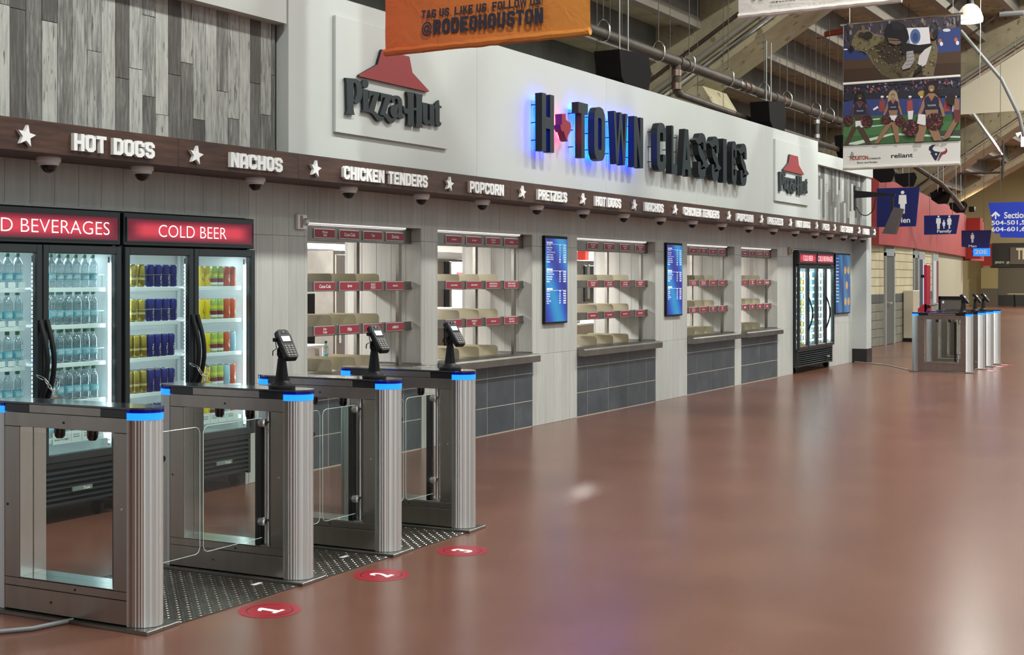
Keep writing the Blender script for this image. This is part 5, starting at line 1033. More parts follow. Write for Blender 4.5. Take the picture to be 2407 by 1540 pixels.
def block_line(parent, body, pl, pr, hpx, X, m, t_=.24, d=.022, bold=0.):
    ya, za = onX(*pl, X); yb, zb_ = onX(*pr, X); z_ = (za+zb_)/2; _, zt = onX(pl[0], pl[1]-hpx, X); H_ = zt-za; W_ = ya-yb
    b = MB((X-.02, ya, z_)); wid = {' ': .42, ',': .35, '!': .35, 'I': .5, 'W': 1.35, '@': 1.35, 'T': .9}; tot = sum(wid.get(c, 1.) for c in body)+.14*(len(body)-1); s_ = W_/tot; u = 0; Fq = frX(X, ya, z_)
    for c in body:
        w_ = wid.get(c, 1.)*s_
        if c == ',': b.prism([(u+w_*.3, .14*H_), (u+w_*.75, .14*H_), (u+w_*.6, -.13*H_), (u+w_*.35, -.13*H_)], d, m, Fq, d)
        elif c == '!': b.prism([(u+w_*.3, H_), (u+w_*.8, H_), (u+w_*.7, .3*H_), (u+w_*.4, .3*H_)], d, m, Fq, d); b.prism([(u+w_*.32, .17*H_), (u+w_*.76, .17*H_), (u+w_*.76, 0), (u+w_*.32, 0)], d, m, Fq, d)
        elif c == '@': text(b, '@', Fq, u, -.02*H_, u+w_, H_*.92, m, d, .02)
        elif c != ' ': put_glyph(b, c if c != 'A' else 'a', Fq, u, 0, w_, H_, d, d, m, t=t_*(.75 if c == 'W' else 1), c=.17, n=3, w=.78 if c == 'W' else (.3 if c == 'I' else .6))
        u += w_+.14*s_
    return b.build('printed_text', parent)
block_line(t, 'TAG US, LIKE US, FOLLOW US!', (995, 40.5), (1280, 17), 19, XO, NAVY, .2)
block_line(t, '@RODEOHOUSTON', (995, 81), (1280, 60), 35, XO, NAVY, .22)
WCL = D.materials.new('white_cloth'); WCL.use_nodes = True; cloth_grad(WCL, (sr('cfc9c3'), sr('cbc6c2')), .3)
XW = 13.0; t, yl, yr, zb = banner(XW, ((1736, 46), (2120, 6)), 5.8, WCL, 'white banner at the top edge of view, only its lower hem showing', WCL, 9, .01)
bt(t, 'Show and Rodeo', 1812, 8, 2010, -16, XW, INKB, bold=.03); bt(t, 'S B', 1768, 4, 1798, -8, XW, INKB)
# photo banner
XP = 20.0
CLP = mat('banner_vinyl', sr('c8c3bc'), .45)
t, yl, yr, zb = banner(XP, ((1982, 402), (2257, 388)), onX(2120, 45, XP)[1], CLP, 'tall hanging photo banner with a sheep rider above cheerleaders', CLP, 21, .0, 0)
_pm = {}
def PMt(h):
    c = sr(h); g = sum(c)/3; k = .62 if g < .5 else .9
    return mat('print_'+h, tuple((v*.8+g*.2)*k for v in c), .5)
class Paint:
    """flat print: layers of coloured shapes on the banner, each a hair in front of the last"""
    def __init__(s, origin): s.b = MB(origin); s.d = .0022
    def P(s, col, pts):
        q = [onX(1960+x/3.667, y/3.667, XP) for x, y in pts]; s.d += .00012
        s.b.prism([(-y, z) for y, z in q], s.d, PMt(col), lambda u, v, w: (XP-w, -u, v), s.d); return s
    def E(s, col, cx, cy, rx, ry, n=14, rot=0): 
        c, k = math.cos(rot), math.sin(rot); return s.P(col, [(cx+a*c-b*k, cy+a*k+b*c) for a, b in ell(0, 0, rx, ry, n)])
ty = lambda x: 205-.0745*(x-85)     # slope of horizontal lines
def clampx(x): return max(86, min(1094, x))
p = Paint((XP, (yl+yr)/2, zb)); rnd = random.Random(4)
p.P('4a4048', [(85, 205), (1095, 130), (1095, 645), (85, 712)])
for i in range(130):
    x = rnd.uniform(100, 1080); y = ty(x)+rnd.uniform(10, 190); p.E(rnd.choice(('6f6574', '8a6a5c', '3c3644', '54497c', '9a8f96', '35303a', '7c5a46')), x, y, rnd.uniform(8, 14), rnd.uniform(14, 30), 8)
p.P('243a86', [(86, 400), (170, 420), (300, 480), (330, 510), (86, 525)]).P('2a4596', [(895, 270), (940, 255), (1094, 240), (1094, 440), (895, 462)]).P('1f3070', [(86, 395), (140, 410), (140, 440), (86, 445)])
p.P('5d3d22', [(86, 522), (330, 505), (895, 458), (1094, 440), (1094, 645), (86, 711)]).P('4a2e18', [(86, 600), (1094, 540), (1094, 645), (86, 711)])
p.E('d9752c', 918, 355, 16, 20).E('d9dde6', 930, 380, 14, 18).E('d9752c', 1055, 345, 16, 20).E('d9dde6', 1068, 372, 14, 18).E('c9ccd6', 975, 262, 34, 14)
p.E('e2dff0', 105, 428, 18, 6)
WOOL = [(150, 400), (160, 350), (175, 310), (215, 262), (290, 255), (350, 290), (440, 310), (480, 350), (600, 370), (760, 385), (850, 355), (880, 350), (900, 420), (890, 520), (870, 600), (862, 655), (770, 658), (765, 590), (740, 575), (695, 610), (682, 668), (500, 682), (420, 645), (345, 560), (300, 480), (255, 445), (220, 440), (165, 430)]
p.P('85754c', WOOL).P('665634', [(300, 430), (440, 330), (600, 390), (720, 560), (650, 668), (500, 680), (420, 640), (350, 555)]).P('3f2f1c', [(350, 400), (470, 350), (600, 420), (600, 520), (480, 560), (400, 500)])
for i in range(260):
    x = rnd.uniform(180, 890); y = rnd.uniform(270, 660)
    q = [(a[0], a[1]) for a in WOOL]; ins = False; j = len(q)-1
    for k_ in range(len(q)):
        if (q[k_][1] > y) != (q[j][1] > y) and x < (q[j][0]-q[k_][0])*(y-q[k_][1])/(q[j][1]-q[k_][1])+q[k_][0]: ins = not ins
        j = k_
    if ins: p.E(rnd.choice(('9a8a5e', '6a5a36', 'a3946a', '54452a')) if x < 420 or x > 760 else rnd.choice(('6a5a36', '54452a', '4a3c24', '7d6d44')), x, y, rnd.uniform(6, 12), rnd.uniform(4, 8), 6, rnd.uniform(0, 3))
p.E('2b2118', 300, 310, 42, 34).E('40321f', 245, 300, 26, 20).P('1c1612', [(140, 400), (165, 395), (185, 430), (160, 452), (142, 430)])
p.P('d9d3d8', [(635, 245), (825, 238), (840, 378), (735, 392), (612, 390), (612, 320)]).E('4d6fb4', 708, 318, 45, 66).E('2f4d8c', 708, 325, 26, 40).P('8ea0cc', [(612, 320), (650, 300), (665, 385), (615, 390)])
p.P('17131a', [(450, 250), (470, 215), (510, 195), (560, 193), (610, 215), (640, 262), (655, 330), (625, 385), (560, 395), (500, 385), (460, 350), (446, 300)]).P('2c2530', [(500, 205), (560, 200), (600, 225), (600, 260), (520, 250)]).P('8a6650', [(470, 330), (560, 340), (590, 370), (540, 392), (480, 370)]).P('17131a', [(465, 345), (600, 352), (600, 358), (465, 352)])
p.P('1a1618', [(600, 370), (740, 392), (845, 380), (858, 395), (790, 445), (690, 455), (600, 470), (580, 420)]).P('b9aeb0', [(632, 448), (690, 440), (702, 520), (665, 585), (600, 605), (592, 585), (632, 520)]).P('c9c0c2', [(850, 395), (835, 450), (800, 560), (765, 580), (728, 552), (742, 485), (790, 430)])
for y in (470, 500, 530, 560): p.P('8a8084', [(628, y), (698, y-12), (696, y-6), (628, y+7)])
p.P('7c4c34', [(828, 275), (870, 285), (892, 310), (862, 345), (840, 330)]).P('2a2022', [(850, 290), (900, 240), (905, 300), (870, 350)]).P('6b4430', [(560, 610), (600, 600), (600, 635), (575, 640)])
p.P('241a14', [(690, 640), (760, 560), (770, 600), (700, 655)])
p.P('e6e2dd', [(85, 716), (1095, 645), (1095, 662), (85, 732)]); p.b.build('printed_photo', t, label='printed photo of a child riding a sheep')
p = Paint((XP, (yl+yr)/2, zb)); p.d = .0022
p.P('2c2a44', [(85, 734), (1095, 664), (1092, 1212), (80, 1256)])
for i in range(150):
    x = rnd.uniform(95, 1085); y = 734-.069*(x-85)+rnd.uniform(8, 100); p.E(rnd.choice(('7a3540', 'a89aa4', '4b4a74', 'b55a5a', '35304a', '5c3a4a')), x, y, rnd.uniform(6, 12), rnd.uniform(7, 14), 8)
p.P('2a2836', [(86, 815), (1093, 755), (1093, 830), (86, 870)]).P('2d3f8e', [(86, 880), (200, 860), (1093, 840), (1093, 985), (86, 1015)]).P('3f7a3c', [(86, 1015), (420, 995), (1093, 985), (1091, 1210), (82, 1255)]).P('4e8c48', [(86, 1100), (1092, 1040), (1092, 1120), (84, 1180)])
for a in ([(86, 1245), (200, 1250), (560, 1150), (500, 1150)], [(560, 1150), (1092, 1175), (1092, 1190), (500, 1165)], [(300, 1030), (400, 1020), (400, 1030), (300, 1042)], [(330, 1085), (440, 1075), (440, 1083), (330, 1095)]): p.P('c4d4c4', a)
p.P('4a5246', [(900, 1130), (1092, 1120), (1092, 1170), (900, 1180)])
for x, c in ((420, 'a83a3a'), (470, '35409a'), (660, 'c04040'), (760, '2f4aa0'), (980, 'c03a40'), (1050, 'd8d4d8')): p.P(c, [(x-24, 870), (x+20, 865), (x+26, 960), (x-28, 965)]).E('7a5648', x-2, 848, 13, 17).E('e2dede', x, 835, 14, 9)
p.E('c9a83a', 765, 808, 38, 26).P('d9d4da', [(640, 960), (690, 955), (680, 1030), (645, 1032)]).P('e0dcdc', [(340, 940), (380, 915), (390, 930), (345, 955)])
def cheer(cx, hy, k, skin, hair, poms, legs, lean=0):
    q = lambda x, y: (cx+x*k, hy+y*k)
    p.P(hair, [q(-45, -20), q(-25, -48), q(10, -55), q(42, -30), q(58, 40), q(70, 100), q(20, 70), q(-30, 70), q(-62, 95), q(-55, 30)])
    for lg in legs: p.P(skin, lg)
    p.P(skin, [q(-22, 40), q(22, 40), q(62, 80), q(52, 170), q(40, 235), q(-38, 235), q(-50, 170), q(-62, 80)]).P(skin, [q(-60, 75), q(-38, 90), q(-62, 170), q(-95, 230), q(-112, 218), q(-85, 150)]).P(skin, [q(60, 75), q(40, 90), q(68, 165), q(85, 225), q(104, 212), q(90, 150)])
    p.P('26284a', [q(-58, 78), q(-24, 58), q(0, 100), q(24, 58), q(60, 78), q(56, 165), q(-50, 168)]).P('c8443c', [q(-26, 58), q(0, 104), q(26, 58), q(20, 58), q(0, 94), q(-20, 58)]).P('c8443c', [q(-62, 76), q(-52, 72), q(-56, 98), q(-66, 100)]).P('c8443c', [q(62, 76), q(52, 72), q(56, 98), q(66, 100)])
    yy, zz = onX(1960+q(-32, 142)[0]/3.667, q(-32, 142)[1]/3.667, XP); yb2, zb2 = onX(1960+q(32, 125)[0]/3.667, q(32, 125)[1]/3.667, XP); p.d += .0002; text(p.b, 'TEXANS', frX(XP, yy, zz), 0, 0, yy-yb2, zb2-zz, PMt('d9d4d4'), p.d)
    p.P('ddd6da', [q(-42, 228), q(42, 222), q(50, 280), q(12, 290), q(-6, 270), q(-40, 285)])
    p.E(skin, cx, hy, 23*k, 31*k).P(hair, [q(-26, -12), q(-14, -34), q(12, -36), q(26, -12), q(8, -22), q(-12, -20)]).P('e8e0dc', [q(-9, 12), q(9, 11), q(5, 18), q(-5, 18)]).E('2a1c18', cx-9*k, hy-5*k, 3*k, 2.4*k, 8).E('2a1c18', cx+9*k, hy-6*k, 3*k, 2.4*k, 8)
    for x, y, r_ in poms:
        p.E('4a1a20', x, y, r_, r_, 14)
        for i in range(34): a = rnd.uniform(0, 6.28); d = r_*rnd.uniform(.2, 1.02); p.E(rnd.choice(('b04a3c', '2a1a26', '8a2a30', 'c86a50')), x+d*math.cos(a), y+d*math.sin(a), r_*.13, r_*.08, 5, a)
cheer(228, 835, .92, '5c3d2e', '1d1716', ((128, 1045, 46), (290, 1050, 52)), ([(165, 1090), (205, 1100), (130, 1250), (90, 1252)], [(200, 1100), (250, 1090), (330, 1242), (285, 1245)]))
cheer(515, 822, .78, 'b07a58', 'c2a878', ((458, 1035, 42), (575, 1045, 44)), ([(470, 1050), (515, 1058), (390, 1238), (352, 1240)], [(500, 1058), (560, 1050), (568, 1228), (540, 1232)]))
cheer(848, 762, 1.12, 'b5825c', '2a1a18', ((668, 1108, 72), (872, 1052, 76)), ([(740, 1070), (810, 1085), (775, 1222), (702, 1226)], [(810, 1090), (890, 1080), (938, 1212), (870, 1216)]))
p.P('ddd6da', [(738, 985), (798, 992), (800, 1075), (790, 1085), (724, 1068)])
p.P('2a1f20', [(975, 830), (1015, 800), (1055, 820), (1060, 890), (1020, 915), (985, 900)]).P('b07a5c', [(1050, 850), (1090, 860), (1090, 960), (1045, 1000), (1040, 970)]).P('b07a5c', [(1050, 1020), (1090, 1030), (1000, 1190), (950, 1210), (945, 1195)]).P('8a2a30', [(1040, 950), (1091, 950), (1091, 1060), (1050, 1060)])
p.b.build('printed_photo', t, label='printed photo of cheerleaders on a field')
p = Paint((XP, (yl+yr)/2, zb)); p.P('dbd7d2', [(80, 1258), (1092, 1214), (1090, 1420), (78, 1466)])
for body, a, b_, m_ in (('HOUSTON', (140, 1384), (296, 1340), 'b5502e'), ('Livestock', (300, 1376), (406, 1352), '2c2c30'), ('Show and Rodeo', (200, 1412), (376, 1388), '2c2c30'), ('reliant', (494, 1364), (682, 1316), '26262a')):
    ya, za = onX(1960+a[0]/3.667, a[1]/3.667, XP); yb, zb_ = onX(1960+b_[0]/3.667, b_[1]/3.667, XP); text(p.b, body, frX(XP, ya, za), 0, 0, ya-yb, zb_-za, PMt(m_), .004, .02 if m_ != 'b5502e' else .05)
p.P('8f8f92', [(112, 1345), (140, 1350), (150, 1310), (165, 1310), (175, 1348), (205, 1338), (180, 1358), (140, 1360)]).P('b9b9bb', [(150, 1345), (154, 1312), (162, 1312), (168, 1344)])
for i, (x, y, c) in enumerate(((690, 1312, 'd0703a'), (698, 1296, '4a7ab0'), (706, 1308, 'd0b03a'), (688, 1296, '4a7ab0'), (712, 1298, '7aa050'))): p.P(c, [(x, y), (x+4, y-14), (x+8, y-14), (x+4, y)])
p.P('1f2a4c', [(818, 1292), (822, 1266), (848, 1251), (880, 1247), (858, 1266), (850, 1285), (866, 1302), (905, 1309), (932, 1311), (915, 1350), (882, 1388), (864, 1376), (845, 1342), (832, 1322), (840, 1312)]).P('b0303c', [(932, 1311), (955, 1302), (966, 1287), (954, 1271), (976, 1284), (980, 1305), (966, 1326), (936, 1336), (906, 1386), (890, 1385), (916, 1350)]).P('dbd7d2', [(918, 1312), (924, 1312), (900, 1360), (886, 1386), (882, 1384)])
p.P('e8e6e6', [(882+u, 1330+v) for u, v in star_pts(13)])
p.b.build('printed_footer', t, label='white footer with printed logos')
for px in (1982, 2120, 2258): 
    y, z = onX(px, 44, XP)
# ---------------------------------------------------------------- high-bay lamp in view
yl2, zl2 = onX(2280, 52, 23.0); t = thing('bay_lamp', 'glowing bell-shaped high-bay lamp at upper right', 'lamp', (23, yl2, zl2), world=False)
SHADE = mat('frosted_shade', (.75, .72, .62), .3, emit=(1, .93, .75), es=.45); BULB = mat('bay_glow', (1, 1, 1), .4, emit=(1, .95, .85), es=6)
b = MB(); b.lathe([(.205, .0), (.21, .03), (.205, .09), (.175, .18), (.12, .26), (.075, .29), (.07, .30)], SHADE, 24); b.build('shade', t)
b = MB(); b.lathe([(0, -.005), (.14, -.004), (.2, .0), (.211, .03), (.207, .085), (.2, .088)], BULB, 24); b.build('glass_ring', t); b = MB(); b.lathe([(0, .42), (.05, .42), (.06, .32), (.075, .295)], BLACK, 14); b.tube([(0, 0, .42), (0, 0, 2.5)], .012, GALV, 6); b.build('ballast', t)
area('bay_lamp_light', (23, yl2, zl2-.03), .35, 160, LAMP)
# steel braces and sprinkler pipes at right
def rod(label, pts, X, r_, m, name='brace_pipe', cat='pipe', dx=0.):
    q = []
    for i, pp in enumerate(pts):
        Xi = X + dx*i; y, z = onX(*pp, Xi); q.append((Xi, y, z))
    b = MB(q[0]); b.tube(q, r_, m, 8); b.build(name, None, label, cat)
rod('long grey brace pipe crossing from behind the photo banner', [(2258, 72), (2354, 186), (2395, 270), (2407, 320)], 30, .04, GREYM, dx=.2)
rod('grey brace pipe below the pale hanging sheet', [(2288, 268), (2325, 320), (2356, 365)], 33, .045, GALV)
rod('rusty vertical sprinkler pipe at right', [(2358, 330), (2357, 422)], 33, .03, PIPE); rod('rusty horizontal sprinkler pipe, upper', [(2297, 378), (2358, 366)], 33, .035, PIPE); rod('dark horizontal sprinkler pipe, lower', [(2250, 408), (2360, 405)], 33, .03, PIPE)
rod('dark brace behind the banner at top', [(2226, 22), (2260, -8)], 28, .03, PIPE); rod('thin dark brace rising right of the bay lamp', [(2260, 98), (2362, 22)], 31, .025, PIPE); rod('red and black pipe left of the photo banner', [(1918, 85), (1985, 72)], 26, .06, mat('pipe_red', sr('7a2c1e'), .5)); rod('thin vertical cable right of the photo banner', [(2305, 0), (2303, 200)], 30, .008, GALV); rod('long dark pipe descending toward the red wall', [(2140, 385), (2210, 430), (2240, 462), (2262, 490)], 33, .06, PIPE, dx=1.2)
rod('grey cross bar at upper right', [(2350, 34), (2407, 30)], 31, .06, GREYM); rod('white bracket lamp at the right edge', [(2390, 318), (2405, 310), (2405, 345)], 36, .06, LITINK, 'wall_lamp', 'lamp')
for i, (px, py, X) in enumerate(((2128, 420, 31), (2210, 462, 35), (2252, 485, 40), (2075, 408, 29))):
    y, z = onX(px, py, X); flood('black floodlight above the red wall, %s from the left' % ORD[[1, 2, 3, 0][i]], X, y, z, (.6, .6, .6, .6)[i], -PI/2+.2, 1.4)
# ---------------------------------------------------------------- curved red-and-block wall beyond the shop
ARC = [(30.6, 8.05), (32.6, 8.02), (34.7, 8.15), (37.9, 8.5), (41.5, 8.85), (46.3, 9.37), (50.7, 9.9)]
def wallpoly(pts, z0, z1, th, m, nm, parent=None, dy=0.):
    b = MB((pts[0][0], pts[0][1], z0)); n = len(pts); vs = []
    for x, y in pts: vs += [(x, y-dy, z0), (x, y-dy, z1), (x+.0, y-dy+th, z0), (x+.0, y-dy+th, z1)]
    fs = []
    for i in range(n-1): a, c = i*4, (i+1)*4; fs += [(a, c, c+1, a+1), (a+2, a+3, c+3, c+2), (a+1, c+1, c+3, a+3), (a, a+2, c+2, c)]
    fs += [(0, 1, 3, 2), ((n-1)*4, (n-1)*4+2, (n-1)*4+3, (n-1)*4+1)]; b.add(vs, fs, m); return b.build(nm, parent, kind='structure' if not parent else None)
wf = wallpoly(ARC, 0, 3.0, .3, mat('mortar', sr('a39a82'), .8), 'wall_far_curve'); wallpoly([(30.6, 7.95)] + ARC[1:], 2.37, 3.9, .25, REDW, 'wall_red_fascia', None, .12)
b = MB((50.7, 9.7, 2.3)); b.box((50.75, 9.3, 2.3), (51.3, 10.2, 3.8), mat('deep_red', sr('8c1f18'), .5)); structure(b, 'wall_red_end'); b = MB((52, 9.8, 2.2)); b.box((51.4, 9.75, 2.25), (54, 10.2, 3.75), REDW); structure(b, 'wall_red_second')
# blocks
def blocks(pts, z0, z1, parent, bl=.42, bh=.2, base=.0):
    for (xa, ya), (xb, yb) in zip(pts, pts[1:]):
        L_ = math.hypot(xb-xa, yb-ya); n = max(1, round(L_/bl)); ang = math.atan2(yb-ya, xb-xa); z = z0; r_ = 0
        while z < z1-.02:
            m = BLOCKG if z < 1.0-.02 else (BLOCKD if z < 1.2-.02 else BLOCK); w_ = L_/n; k = ('block', round(w_, 3), m.name)
            if k not in CM: q = MB(); q.bbox((.006, -.03, .006), (w_-.006, 0, bh-.006), m, .003); CM[k] = q.mesh('block')
            for i in range(n):
                inst(CM[k], 'block', parent, (xa+(xb-xa)*i/n, ya+(yb-ya)*i/n, z), (0, 0, ang))
            z += bh; r_ += 1
blocks([(30.62, 8.05), (31.72, 8.03)], 0, 2.3, wf); blocks([(32.66, 8.03), (34.7, 8.15), (35.38, 8.2)], 0, 2.3, wf); blocks([(35.95, 8.28), (37.9, 8.5), (41.5, 8.85)], 0, 2.3, wf)
b = MB((30.0, 8.05, 0)); b.box((29.9, 8.06, 0), (30.6, 12, 2.4), BLOCK); ws = structure(b, 'wall_far_return')
for z in range(12):
    m = BLOCKG if z < 5 else (BLOCKD if z == 5 else BLOCK); q = MB((29.88, 8.1, z*.2)); q.bbox((29.88, 8.08, z*.2+.005), (29.9, 10.5, z*.2+.195), m, .003); q.build('block', ws)
    q = MB((29.9, 8.02, z*.2)); q.bbox((29.9, 8.03, z*.2+.005), (30.6, 8.06, z*.2+.195), m, .003); q.build('block', ws)
DG = mat('door_grey', sr('5c5c56'), .45)
def doorf(x0, x1, y, label, n):
    b = MB((x0, y, 0)); b.box((x0, y-.06, 0), (x0+.08, y+.1, 2.2), GREYM); b.box((x1-.08, y-.06, 0), (x1, y+.1, 2.2), GREYM); b.box((x0, y-.06, 2.12), (x1, y+.1, 2.3), mat('frame_blue', sr('8c9494'), .5)); d = structure(b, 'door_%d' % n)
    b = MB((x0, y, 0)); b.box((x0+.08, y-.045, .01), (x1-.08, y, 2.12), DG); b.build('door_leaf', d); b = MB((x0+.2, y-.06, 1)); b.tube([(x0+.2, y-.045, 1.0), (x0+.2, y-.11, 1.0), (x0+.38, y-.11, 1.0)], .015, GALV, 6); b.build('door_handle', d)
doorf(31.74, 32.64, 8.02, '', 1); doorf(35.4, 35.93, 8.2, '', 2)
# posters, leaning panel, kiosk and barrier stands
def panel_on_wall(label, x, y, z0, z1, wd, m, m2, name='poster', text_=None):
    ang = math.atan2(.35, 3.4); t = thing(name, label, name, (x, y, z0), ang, world=False); b = MB(); b.bbox((0, -.05, 0), (wd, -.0, z1-z0), mat('poster_frame', sr('9aa0a0'), .4), .01); b.build('frame', t)
    b = MB(); b.box((.04, -.056, .05), (wd*.55, -.0505, z1-z0-.2), m); b.box((wd*.55, -.056, .05), (wd-.04, -.0505, z1-z0-.2), m2)
    for i, c in enumerate(text_ or ''): text(b, c, frW(wd*.78, (z1-z0)*.8-i*.17, -.0565), -.06, 0, .06, .11, INKB, .001, .03)
    b.build('print', t)
panel_on_wall('tall dark blue poster with a white strip on the far block wall', 36.75, 8.36, .75, 2.3, 1.25, mat('poster_blue', sr('2f3350'), .5), mat('poster_pale', sr('c0c6cc'), .5), text_='AWAY')
panel_on_wall('tall white and maroon poster on the far block wall, right one', 39.9, 8.68, .8, 2.3, 1.4, mat('poster_pale', sr('c0c6cc')), mat('poster_maroon', sr('7c4048'), .5), text_='HOUSE')
b = MB((33.9, 7.6, 0)); b.bbox((33.83, 7.8, .08), (34.5, 8.05, 1.28), mat('pale_panel', sr('b5a994'), .5), .01); b.bbox((33.8, 7.77, 0), (34.53, 8.05, .079), BLACK, .005); b.build('vending_cabinet', None, 'tall pale cabinet against the far block wall', 'cabinet')
KR = mat('kiosk_red', sr('a3203a'), .4)
t = thing('kiosk', 'slim crimson kiosk column behind the far turnstiles', 'kiosk', (27, 6.05, 0)); b = MB((27, 6.0, 0)); b.bbox((27.0, 5.955, .9), (27.3, 6.02, 1.86), KR, .01); b.build('screen_column', t)
b = MB((27, 6.0, 0)); b.prism([(5.95, 0), (6.14, 0), (6.14, .98), (6.08, 1.03), (6.03, 1.07), (5.95, 1.07)], 0, KR, lambda u, v, w: (27.0+w, u, v), .35); b.build('pedestal', t); b = MB((27, 6.06, 1.6)); b.bbox((26.95, 6.02, 1.6), (27.1, 6.07, 1.66), BLACK, .01); b.build('camera', t); b = MB((27, 5.9, 1.0)); b.bbox((26.98, 5.9, 1.0), (27.1, 5.955, 1.06), BLACK, .01); b.build('scanner', t)
t = thing('display_stand', 'black-framed grey display stand behind the far turnstiles', 'stand', (27.5, 5.7, 0)); b = MB((28, 5.7, 0)); 
b.bbox((28.0, 5.42, .0), (28.1, 5.95, .05), BLACK, .005)
for A in ((5.42, .05, 5.46, 1.2), (5.91, .05, 5.95, 1.22), (5.42, 1.16, 5.95, 1.22), (5.42, .88, 5.95, .92)): b.box((28.0, A[0], A[1]), (28.06, A[2], A[3]), BLACK)
b.build('frame', t); b = MB((28, 5.7, .9)); b.box((28.02, 5.46, .92), (28.04, 5.91, 1.16), mat('display_grey', sr('5a5750'), .4)); b.prism(ell(5.86-5.7, 1.1, .02, .03, 10), .0, INK, lambda u, v, w: (28.015, 5.7+u, v), 0); b.build('screen', t)
# blue direction signs
BL = mat('sign_blue', sr('141c5e'), .4); BL2 = mat('sign_blue_bright', sr('1733a8'), .4, emit=sr('1733a8'), es=.25)
def wc(b, Fq, cx, cz, s_, m, woman=False, d=.003):
    b.prism(ell(cx, cz+.43*s_, .07*s_, .07*s_, 12), d, m, Fq)
    if woman: b.prism([(cx-.08*s_, cz+.33*s_), (cx+.08*s_, cz+.33*s_), (cx+.17*s_, cz+.1*s_), (cx+.12*s_, cz+.08*s_), (cx+.13*s_, cz-.12*s_), (cx+.05*s_, cz-.14*s_), (cx+.05*s_, cz-.4*s_), (cx-.05*s_, cz-.4*s_), (cx-.05*s_, cz-.14*s_), (cx-.13*s_, cz-.12*s_), (cx-.12*s_, cz+.08*s_), (cx-.17*s_, cz+.1*s_)], d, m, Fq)
    else: b.prism([(cx-.14*s_, cz+.33*s_), (cx+.14*s_, cz+.33*s_), (cx+.16*s_, cz-.02*s_), (cx+.1*s_, cz-.02*s_), (cx+.08*s_, cz-.4*s_), (cx+.01*s_, cz-.4*s_), (cx, cz-.05*s_), (cx-.01*s_, cz-.4*s_), (cx-.08*s_, cz-.4*s_), (cx-.1*s_, cz-.02*s_), (cx-.16*s_, cz-.02*s_)], d, m, Fq)
def bluesign(label, X, px, m, draw, hang=5.0):
    q = [onX(*p_, X) for p_ in px]; yc = sum(a for a, _ in q)/len(q); zc = sum(z for _, z in q)/len(q); t = thing('direction_sign', label, 'sign', (X, yc, zc)); b = MB((X, yc, zc)); b.prism([(-y, z) for y, z in q], .0, m, lambda u, v, w: (X-w, -u, v), -.05); b.build('board', t)
    b = MB((X, yc, zc)); zt = max(z for _, z in q); 
    for dy in (-.25, .25): b.tube([(X+.025, yc+dy, zt-.02), (X+.025, yc+dy, zt+hang)], .006, RODM, 6)
    b.build('hanger', t); b = MB((X-.01, yc, zc)); draw(b, frX(X, yc, zc)); b.build('print', t); return t
bluesign('dark blue restroom sign reading Men, behind the black monitor', 29, ((2061, 443), (2161, 440), (2152, 532), (2061, 534)), BL, lambda b, Fq: (wc(b, Fq, .12, .08, .55, INK), text(b, 'Men', Fq, .0, -.34, .28, -.22, INK, .003, .02)))
bluesign('dark blue restroom sign reading Family', 31, ((2172, 507), (2255, 505), (2247, 550), (2172, 552)), BL, lambda b, Fq: (wc(b, Fq, -.05, .04, .34, INK), wc(b, Fq, .07, .0, .22, INK, True), wc(b, Fq, .19, .04, .34, INK, True), text(b, 'Family', Fq, -.08, -.2, .24, -.11, INK, .003, .02)))
t38 = bluesign('dark blue Men and Women sign farther down the concourse', 38, ((2260, 542), (2330, 541), (2322, 600), (2286, 602), (2284, 583), (2260, 580)), BL, lambda b, Fq: (wc(b, Fq, -.05, .17, .3, INK), text(b, 'Men', Fq, -.15, -.08, .06, -.01, INK, .003, .02), text(b, 'Women', Fq, -.05, -.24, .2, -.17, INK, .003, .02)), 5)
y, z = onX(2307, 592, 37.9); b = MB((37.9, y, z)); b.box((37.9, y-.22, z-.12), (37.95, y+.22, z+.1), mat('lit_blue', (.01, .1, .6), .4, emit=(.02, .3, 1), es=1.)); text(b, '20E', frX(37.9, y, z), -.18, -.06, .16, .06, INK, .004, .02); b.build('lit_panel', t38, label='small lit blue panel')
bluesign('bright blue sections sign at the right edge', 30, ((2323, 477), (2460, 473), (2460, 560), (2352, 558), (2350, 549), (2338, 549)), BL2, lambda b, Fq: (text(b, 'Sections', Fq, -.17, .13, .36, .27, INK, .004, .02), text(b, '504-501,524-510', Fq, -.43, -.02, .75, .09, INK, .004, .02), text(b, '604-601,624-610', Fq, -.43, -.16, .75, -.05, INK, .004, .02),
    b.prism([(-.36, .12), (-.33, .12), (-.33, .22), (-.28, .17), (-.25, .2), (-.345, .29), (-.44, .2), (-.41, .17), (-.36, .22)], .004, INK, Fq)), 3)
# black monitor on a wall arm, left of the Men sign
X_ = 24.4; t = thing('wall_monitor', 'black monitor on a long arm projecting from the far end of the shop wall', 'monitor', (X_, 6.7, 3.12)); b = MB((X_, 6.7, 3.12)); b.bbox((X_-.05, 6.68, 2.85), (X_+.05, 6.70, 3.3), BLACK, .004); b.build('wall_plate', t)
b = MB((X_, 6.7, 3.12)); b.prism([(6.68, 3.21), (6.68, 3.07), (5.95, 3.09), (5.95, 3.12)], .03, BLACK, lambda u, v, w: (X_+w, u, v), -.03); b.tube([(X_, 6.0, 3.1), (X_, 6.0, 2.75)], .03, BLACK, 8); b.build('arm', t)
b = MB((X_, 6.0, 2.7)); q = [onX(*p_, X_) for p_ in ((2102, 487), (2122, 491), (2104, 551), (2074, 549))]; b.prism([(-y, z) for y, z in q], .03, mat('monitor_back', sr('4a4244'), .35), lambda u, v, w: (X_-w, -u, v), -.12); b.build('screen', t)
